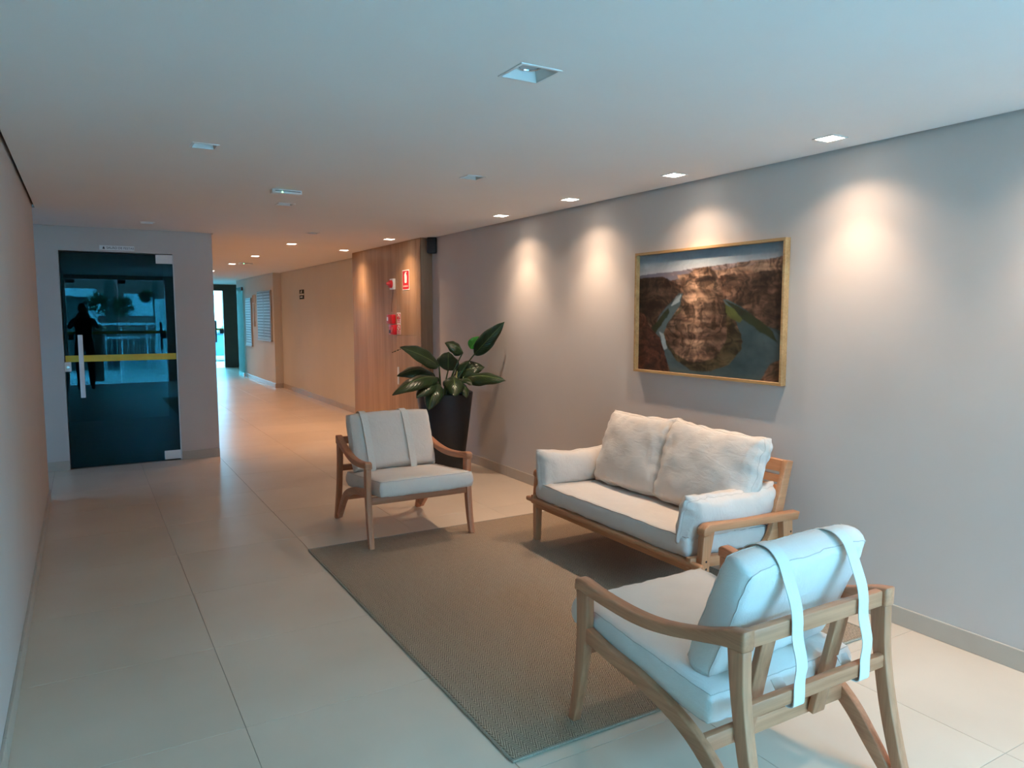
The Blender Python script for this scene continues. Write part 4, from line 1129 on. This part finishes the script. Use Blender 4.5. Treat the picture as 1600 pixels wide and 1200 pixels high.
# ------------------------------------------------------------------ the photographer, who shows in the dark glass door
def person():
    root = empty('person', (.015, -.50, 0)); tag(root, 'person in dark clothes holding up a phone, reflected in the dark glass door', 'person')
    def skinned(name, verts, edges, rad, mat, rootv, sub=2):
        me = bpy.data.meshes.new(name); me.from_pydata(verts, edges, [])
        o = bpy.data.objects.new(name, me); COL.objects.link(o)
        m = o.modifiers.new('skin', 'SKIN'); m.use_smooth_shade = True
        s = o.modifiers.new('sub', 'SUBSURF'); s.levels = sub; s.render_levels = sub
        for i, r in enumerate(rad):
            sv = me.skin_vertices[0].data[i]; sv.radius = r if isinstance(r, tuple) else (r, r); sv.use_root = (i == rootv)
        dg = bpy.context.evaluated_depsgraph_get()
        nm = bpy.data.meshes.new_from_object(o.evaluated_get(dg)); bpy.data.objects.remove(o)
        nm.materials.clear(); nm.materials.append(mat)
        q = bpy.data.objects.new(name, nm); COL.objects.link(q); q.parent = root
        nm.polygons.foreach_set('use_smooth', [True]*len(nm.polygons))
        return q
    # body faces +Y; verts: pelvis, waist, chest, upper chest, neck base
    V_ = [(0,0,.93),(0,0,1.08),(0,0,1.25),(0,.0,1.38),(0,.01,1.45)]
    E_ = [(0,1),(1,2),(2,3),(3,4)]
    Rr = [(.165,.12),(.145,.10),(.165,.11),(.14,.085),(.055,.055)]
    for s in (-1, 1):
        b = len(V_)
        V_ += [(s*.095,0,.86),(s*.105,.02,.50),(s*.11,-.01,.10),(s*.115,.03,.05),(s*.12,.15,.035)]
        E_ += [(0,b),(b,b+1),(b+1,b+2),(b+2,b+3),(b+3,b+4)]
        Rr += [(.095,.10),(.065,.07),(.045,.05),(.042,.045),(.038,.032)]
        b = len(V_)
        V_ += [(s*.165,.0,1.385),(s*.245,.12,1.25),(s*.18,.28,1.36),(s*.105,.365,1.43)]
        E_ += [(3,b),(b,b+1),(b+1,b+2),(b+2,b+3)]
        Rr += [(.065,.065),(.048,.048),(.036,.036),(.028,.028)]
    bd = skinned('body', V_, E_, Rr, m_cloth_dark, 0)
    bd.data.materials.append(m_trousers); bd.data.materials.append(m_black)
    for f in bd.data.polygons:
        f.material_index = 2 if f.center.z < .085 else (1 if f.center.z < .93 else 0)
    # head with neck, nose and ears
    bm = bmesh.new()
    bmesh.ops.create_uvsphere(bm, u_segments=32, v_segments=24, radius=1)
    for v in bm.verts:
        p = v.co
        x, y, z = p.x*.076, p.y*.096, p.z*.118
        if z < 0: k = 1 - .35*(-z/.118)**1.5; x *= k; y = y*(1-.15*(-z/.118)) + .012*(-z/.118)
        if y > 0: y *= .93
        fx = abs(x)
        if p.y > .3:
            y += .022*math.exp(-((x/.012)**2) - (((z+.018)/.022)**2))          # nose
            y -= .010*(math.exp(-(((fx-.032)/.013)**2) - (((z-.010)/.012)**2)))  # eye sockets
            y += .006*math.exp(-((x/.026)**2) - (((z+.058)/.008)**2))          # lips
            y += .006*math.exp(-((x/.022)**2) - (((z+.098)/.014)**2))          # chin
        v.co = (x, y, z)
    bmesh.ops.translate(bm, vec=(0, .035, 1.615), verts=bm.verts[:])
    cyl(bm, (0, .0, 1.43), (0, .022, 1.56), .056, .050, 16)
    hd = mesh_obj('head', bm, m_skin, root, True)
    for s in (-1, 1):
        bm = bmesh.new(); bmesh.ops.create_uvsphere(bm, u_segments=12, v_segments=8, radius=1)
        for v in bm.verts: v.co = Vector((v.co.x*.008 + s*.077, v.co.y*.018 + .03, v.co.z*.030 + 1.605))
        mesh_obj('ear', bm, m_skin, hd, True)
        bm = bmesh.new(); bmesh.ops.create_uvsphere(bm, u_segments=12, v_segments=8, radius=.010)
        bmesh.ops.translate(bm, vec=(s*.031, .1015, 1.625), verts=bm.verts[:]); ey = mesh_obj('eye', bm, m_whitepl, hd, True)
        bm = bmesh.new(); bmesh.ops.create_uvsphere(bm, u_segments=12, v_segments=8, radius=.0062)
        bmesh.ops.translate(bm, vec=(s*.031, .1065, 1.625), verts=bm.verts[:]); mesh_obj('iris', bm, m_hair, hd, True)
    bm = bmesh.new(); bmesh.ops.create_uvsphere(bm, u_segments=28, v_segments=20, radius=1)
    dele = []
    for v in bm.verts:
        if v.co.z < -.35 or (v.co.y > .45 and v.co.z < .42): dele.append(v)
        else: v.co = Vector((v.co.x*.083, v.co.y*.103 + .030, v.co.z*.122 + 1.622))
    bmesh.ops.delete(bm, geom=dele, context='VERTS'); mesh_obj('hair', bm, m_hair, hd, True)
    # hands gripping the phone from both sides
    for s in (-1, 1):
        Vh = [(s*.105,.365,1.430),(s*.094,.400,1.462),(s*.088,.425,1.490)]
        Eh = [(0,1),(1,2)]; Rh = [(.024,.018),(.034,.016),(.036,.014)]
        for k in range(4):
            b = len(Vh); z = 1.475 + .019*k
            ln = (.9, 1.0, .95, .8)[k]
            Vh += [(s*.092,.438,z),(s*(.092),.438+.026*ln,z+.004),(s*(.076),.438+.036*ln,z+.006),(s*.060,.438+.034*ln,z+.006)]
            Eh += [(2,b),(b,b+1),(b+1,b+2),(b+2,b+3)]; Rh += [.0085,.008,.0075,.006]
        b = len(Vh)
        Vh += [(s*.074,.420,1.478),(s*.060,.428,1.492),(s*.048,.432,1.506)]
        Eh += [(1,b),(b,b+1),(b+1,b+2)]; Rh += [.011,.009,.007]
        skinned('hand', Vh, Eh, Rh, m_skin, 0, 1)
person()
ph = empty('smartphone', (.015, -.045, 1.52)); tag(ph, 'black smartphone held up sideways by the person in dark clothes', 'phone')
box('phone_body', (-.078, .078, -.005, .003, -.038, .038), m_black, ph, bev=.003, seg=2)
box('screen', (-.074, .074, -.0062, -.0052, -.034, .034), m_carglass, ph)

# ------------------------------------------------------------------ outdoors (seen in the reflection and through the far door)
g = box('ground', (-40, 50, -40, 60, -.30, -.16), m_concrete); struct(g)
p = box('porch_paving', (-4, 6, -5.4, -1.72, -.155, -.004), m_porch); struct(p)
p = box('rear_pavement', (0, 9, 22.45, 25.2, -.155, -.004), m_porch); struct(p)
def street():
    # brick building across the street with shuttered windows
    b = empty('brick_building', (1.5, -14.4, -.16)); tag(b, 'red brick building with pale windows across the street, mirrored in the glass door', 'building')
    bm = bmesh.new(); bx(bm, -9, 9, -.4, 0, 0, 5.4); mesh_obj('wall', bm, m_brick, b)
    box('roof_edge', (-9.2, 9.2, -.5, .25, 5.4, 5.65), m_facade, b)
    for zc, hh in ((2.03, .82), (3.55, .9)):
        for i in range(8):
            x = -6.6 + i*1.62 + (.25 if zc > 3 else 0)
            w = box('window', (x, x+.98, .001, .05, zc-hh/2, zc+hh/2), m_facade, b)
            for k in range(5): box('shutter_slat', (x+.05, x+.93, .051, .065, zc-hh/2+.06+k*hh/5.4, zc-hh/2+.06+(k+.75)*hh/5.4), m_shutter, w)
    # white portal frame of the gate
    e = empty('gate_portal', (-1.1, -8.0, -.16)); tag(e, 'white square gate portal on the street, left part of the mirrored view', 'gate portal')
    box('post', (1.28, 1.50, -.15, .15, 0, 2.42), m_facade, e); box('post', (-1.5, -1.28, -.15, .15, 0, 2.42), m_facade, e)
    box('lintel', (-1.28, 1.28, -.15, .15, 2.20, 2.42), m_facade, e)
    box('gate_leaf', (-1.27, 1.27, -.02, .02, .05, 2.18), m_darkwall, e)
    # railing
    e = empty('front_railing', (1.1, -5.0, -.004)); tag(e, 'white railing with glass infill between porch and street', 'railing')
    box('handrail', (-.85, .95, -.03, .03, 1.24, 1.30), m_facade, e)
    box('glass_infill', (-.83, .93, -.004, .004, .08, 1.20), m_glassclear, e)
    box('bottom_rail', (-.83, .93, -.02, .02, .03, .07), m_facade, e)
    for x in (-.85, -.25, .35, .92): box('post', (x, x+.03, -.015, .015, 0, 1.24), m_facade, e)
    e = empty('garden_gate', (1.0, -3.5, -.004)); tag(e, 'low white metal gate in front of the railing', 'gate')
    box('top_bar', (-.55, .56, -.02, .02, .93, .98), m_facade, e); box('post', (-.55, -.52, -.02, .02, 0, .93), m_facade, e); box('post', (.53, .56, -.02, .02, 0, .93), m_facade, e)
    box('bottom_bar', (-.52, .53, -.015, .015, .08, .11), m_facade, e)
    for k in range(8): box('bar', (-.42+k*.12, -.41+k*.12, -.006, .006, .11, .93), m_facade, e)
    e = box('brown_post', (.18, .38, -2.6, -2.45, -.004, 1.29), m_brown, bev=.01); tag(e, 'short square brown post on the porch', 'post')
    e = box('masonry_pillar', (1.62, 2.0, -4.2, -3.9, -.004, 1.9), m_facade, bev=.01); tag(e, 'pale square pillar at the right of the porch', 'pillar')
    # trees with clumps of leaves on the trunk
    for (x, y, lab, sd) in ((.70, -7.0, 'street tree with two dark leafy clumps, mirrored in the middle of the glass door', 1), (2.0, -8.6, 'thinner street tree mirrored right of the leafy one', 2)):
        t = empty('street_tree', (x, y, -.16)); tag(t, lab, 'tree')
        bm = bmesh.new(); tube(bm, [(0, 0, 0), (.03, 0, 1.2), (-.02, .02, 2.4), (.04, 0, 3.8)], [.17/sd**.5, .14/sd**.5, .13/sd**.5, .10/sd**.5], 14); mesh_obj('trunk', bm, m_bark, t, True)
        rnd = random.Random(sd)
        for k in range(3 if sd == 1 else 2):
            bm = bmesh.new()
            c = Vector(((-.28, .30, .05)[k], 0, (1.95, 1.85, 3.9)[k] if sd == 1 else (2.2, 3.7)[k])); rr = (.30, .32, .9)[k] if sd == 1 else (.2, .7)[k]
            for q in range(260):
                d = Vector((rnd.gauss(0, 1), rnd.gauss(0, 1), rnd.gauss(0, 1))).normalized()
                p0 = c + d*rr*rnd.uniform(.2, .9); e1 = d.orthogonal().normalized()*.03; p1 = c + d*rr*rnd.uniform(.9, 1.25) + Vector((0, 0, .05))
                v = [bm.verts.new(p0 - e1), bm.verts.new(p0 + e1), bm.verts.new(p1)]
                bm.faces.new(v)
            o = mesh_obj('foliage', bm, m_bushleaf, t); o['kind'] = 'stuff'
    # car beyond the far door
    c = empty('parked_car', (4.9, 28.0, -.16)); tag(c, 'blue parked car outside the glass door at the corridor end', 'car')
    f = lambda x, d, z: (d, x, z)
    bm = bmesh.new()
    slab_profile(bm, spline([(-2.0, .62), (-1.85, .86), (-1.0, .96), (-.45, 1.42), (.75, 1.46), (1.45, 1.0), (1.95, .92), (2.05, .60)], 3),
                 spline([(-2.0, .32), (-1.85, .24), (-1.0, .24), (-.45, .24), (.75, .24), (1.45, .24), (1.95, .26), (2.05, .35)], 3), .80, f, .04)
    mesh_obj('car_body', bm, m_car, c, True, sharp=50)
    bm = bmesh.new()
    slab_profile(bm, [(-.88, .99), (-.42, 1.36), (.70, 1.39), (1.25, 1.02)], [(-.88, .96), (-.42, .96), (.70, .97), (1.25, .99)], .812, f, .0)
    mesh_obj('side_windows', bm, m_carglass, c)
    for x in (-1.25, 1.30):
        for s in (-1, 1):
            bm = bmesh.new(); cyl(bm, (x, s*.70, .31), (x, s*.83, .31), .31, n=28); wl = mesh_obj('wheel', bm, m_tyre, c, True, sharp=40)
            bm = bmesh.new(); cyl(bm, (x, s*.828, .31), (x, s*.838, .31), .18, n=20); mesh_obj('hubcap', bm, m_reflector, wl)
    b = empty('pale_building', (7, 44, -.16)); tag(b, 'pale building far beyond the parked car', 'building')
    box('wall', (-9, 9, 0, .4, 0, 3.4), m_facade, b)
    box('roof_edge', (-9.1, 9.1, -.1, .5, 3.4, 3.55), m_facade, b)
    for k in range(6): box('window', (-8+k*2.8, -6.6+k*2.8, -.02, -.001, 1.3, 2.3), m_shutter, b)
street()
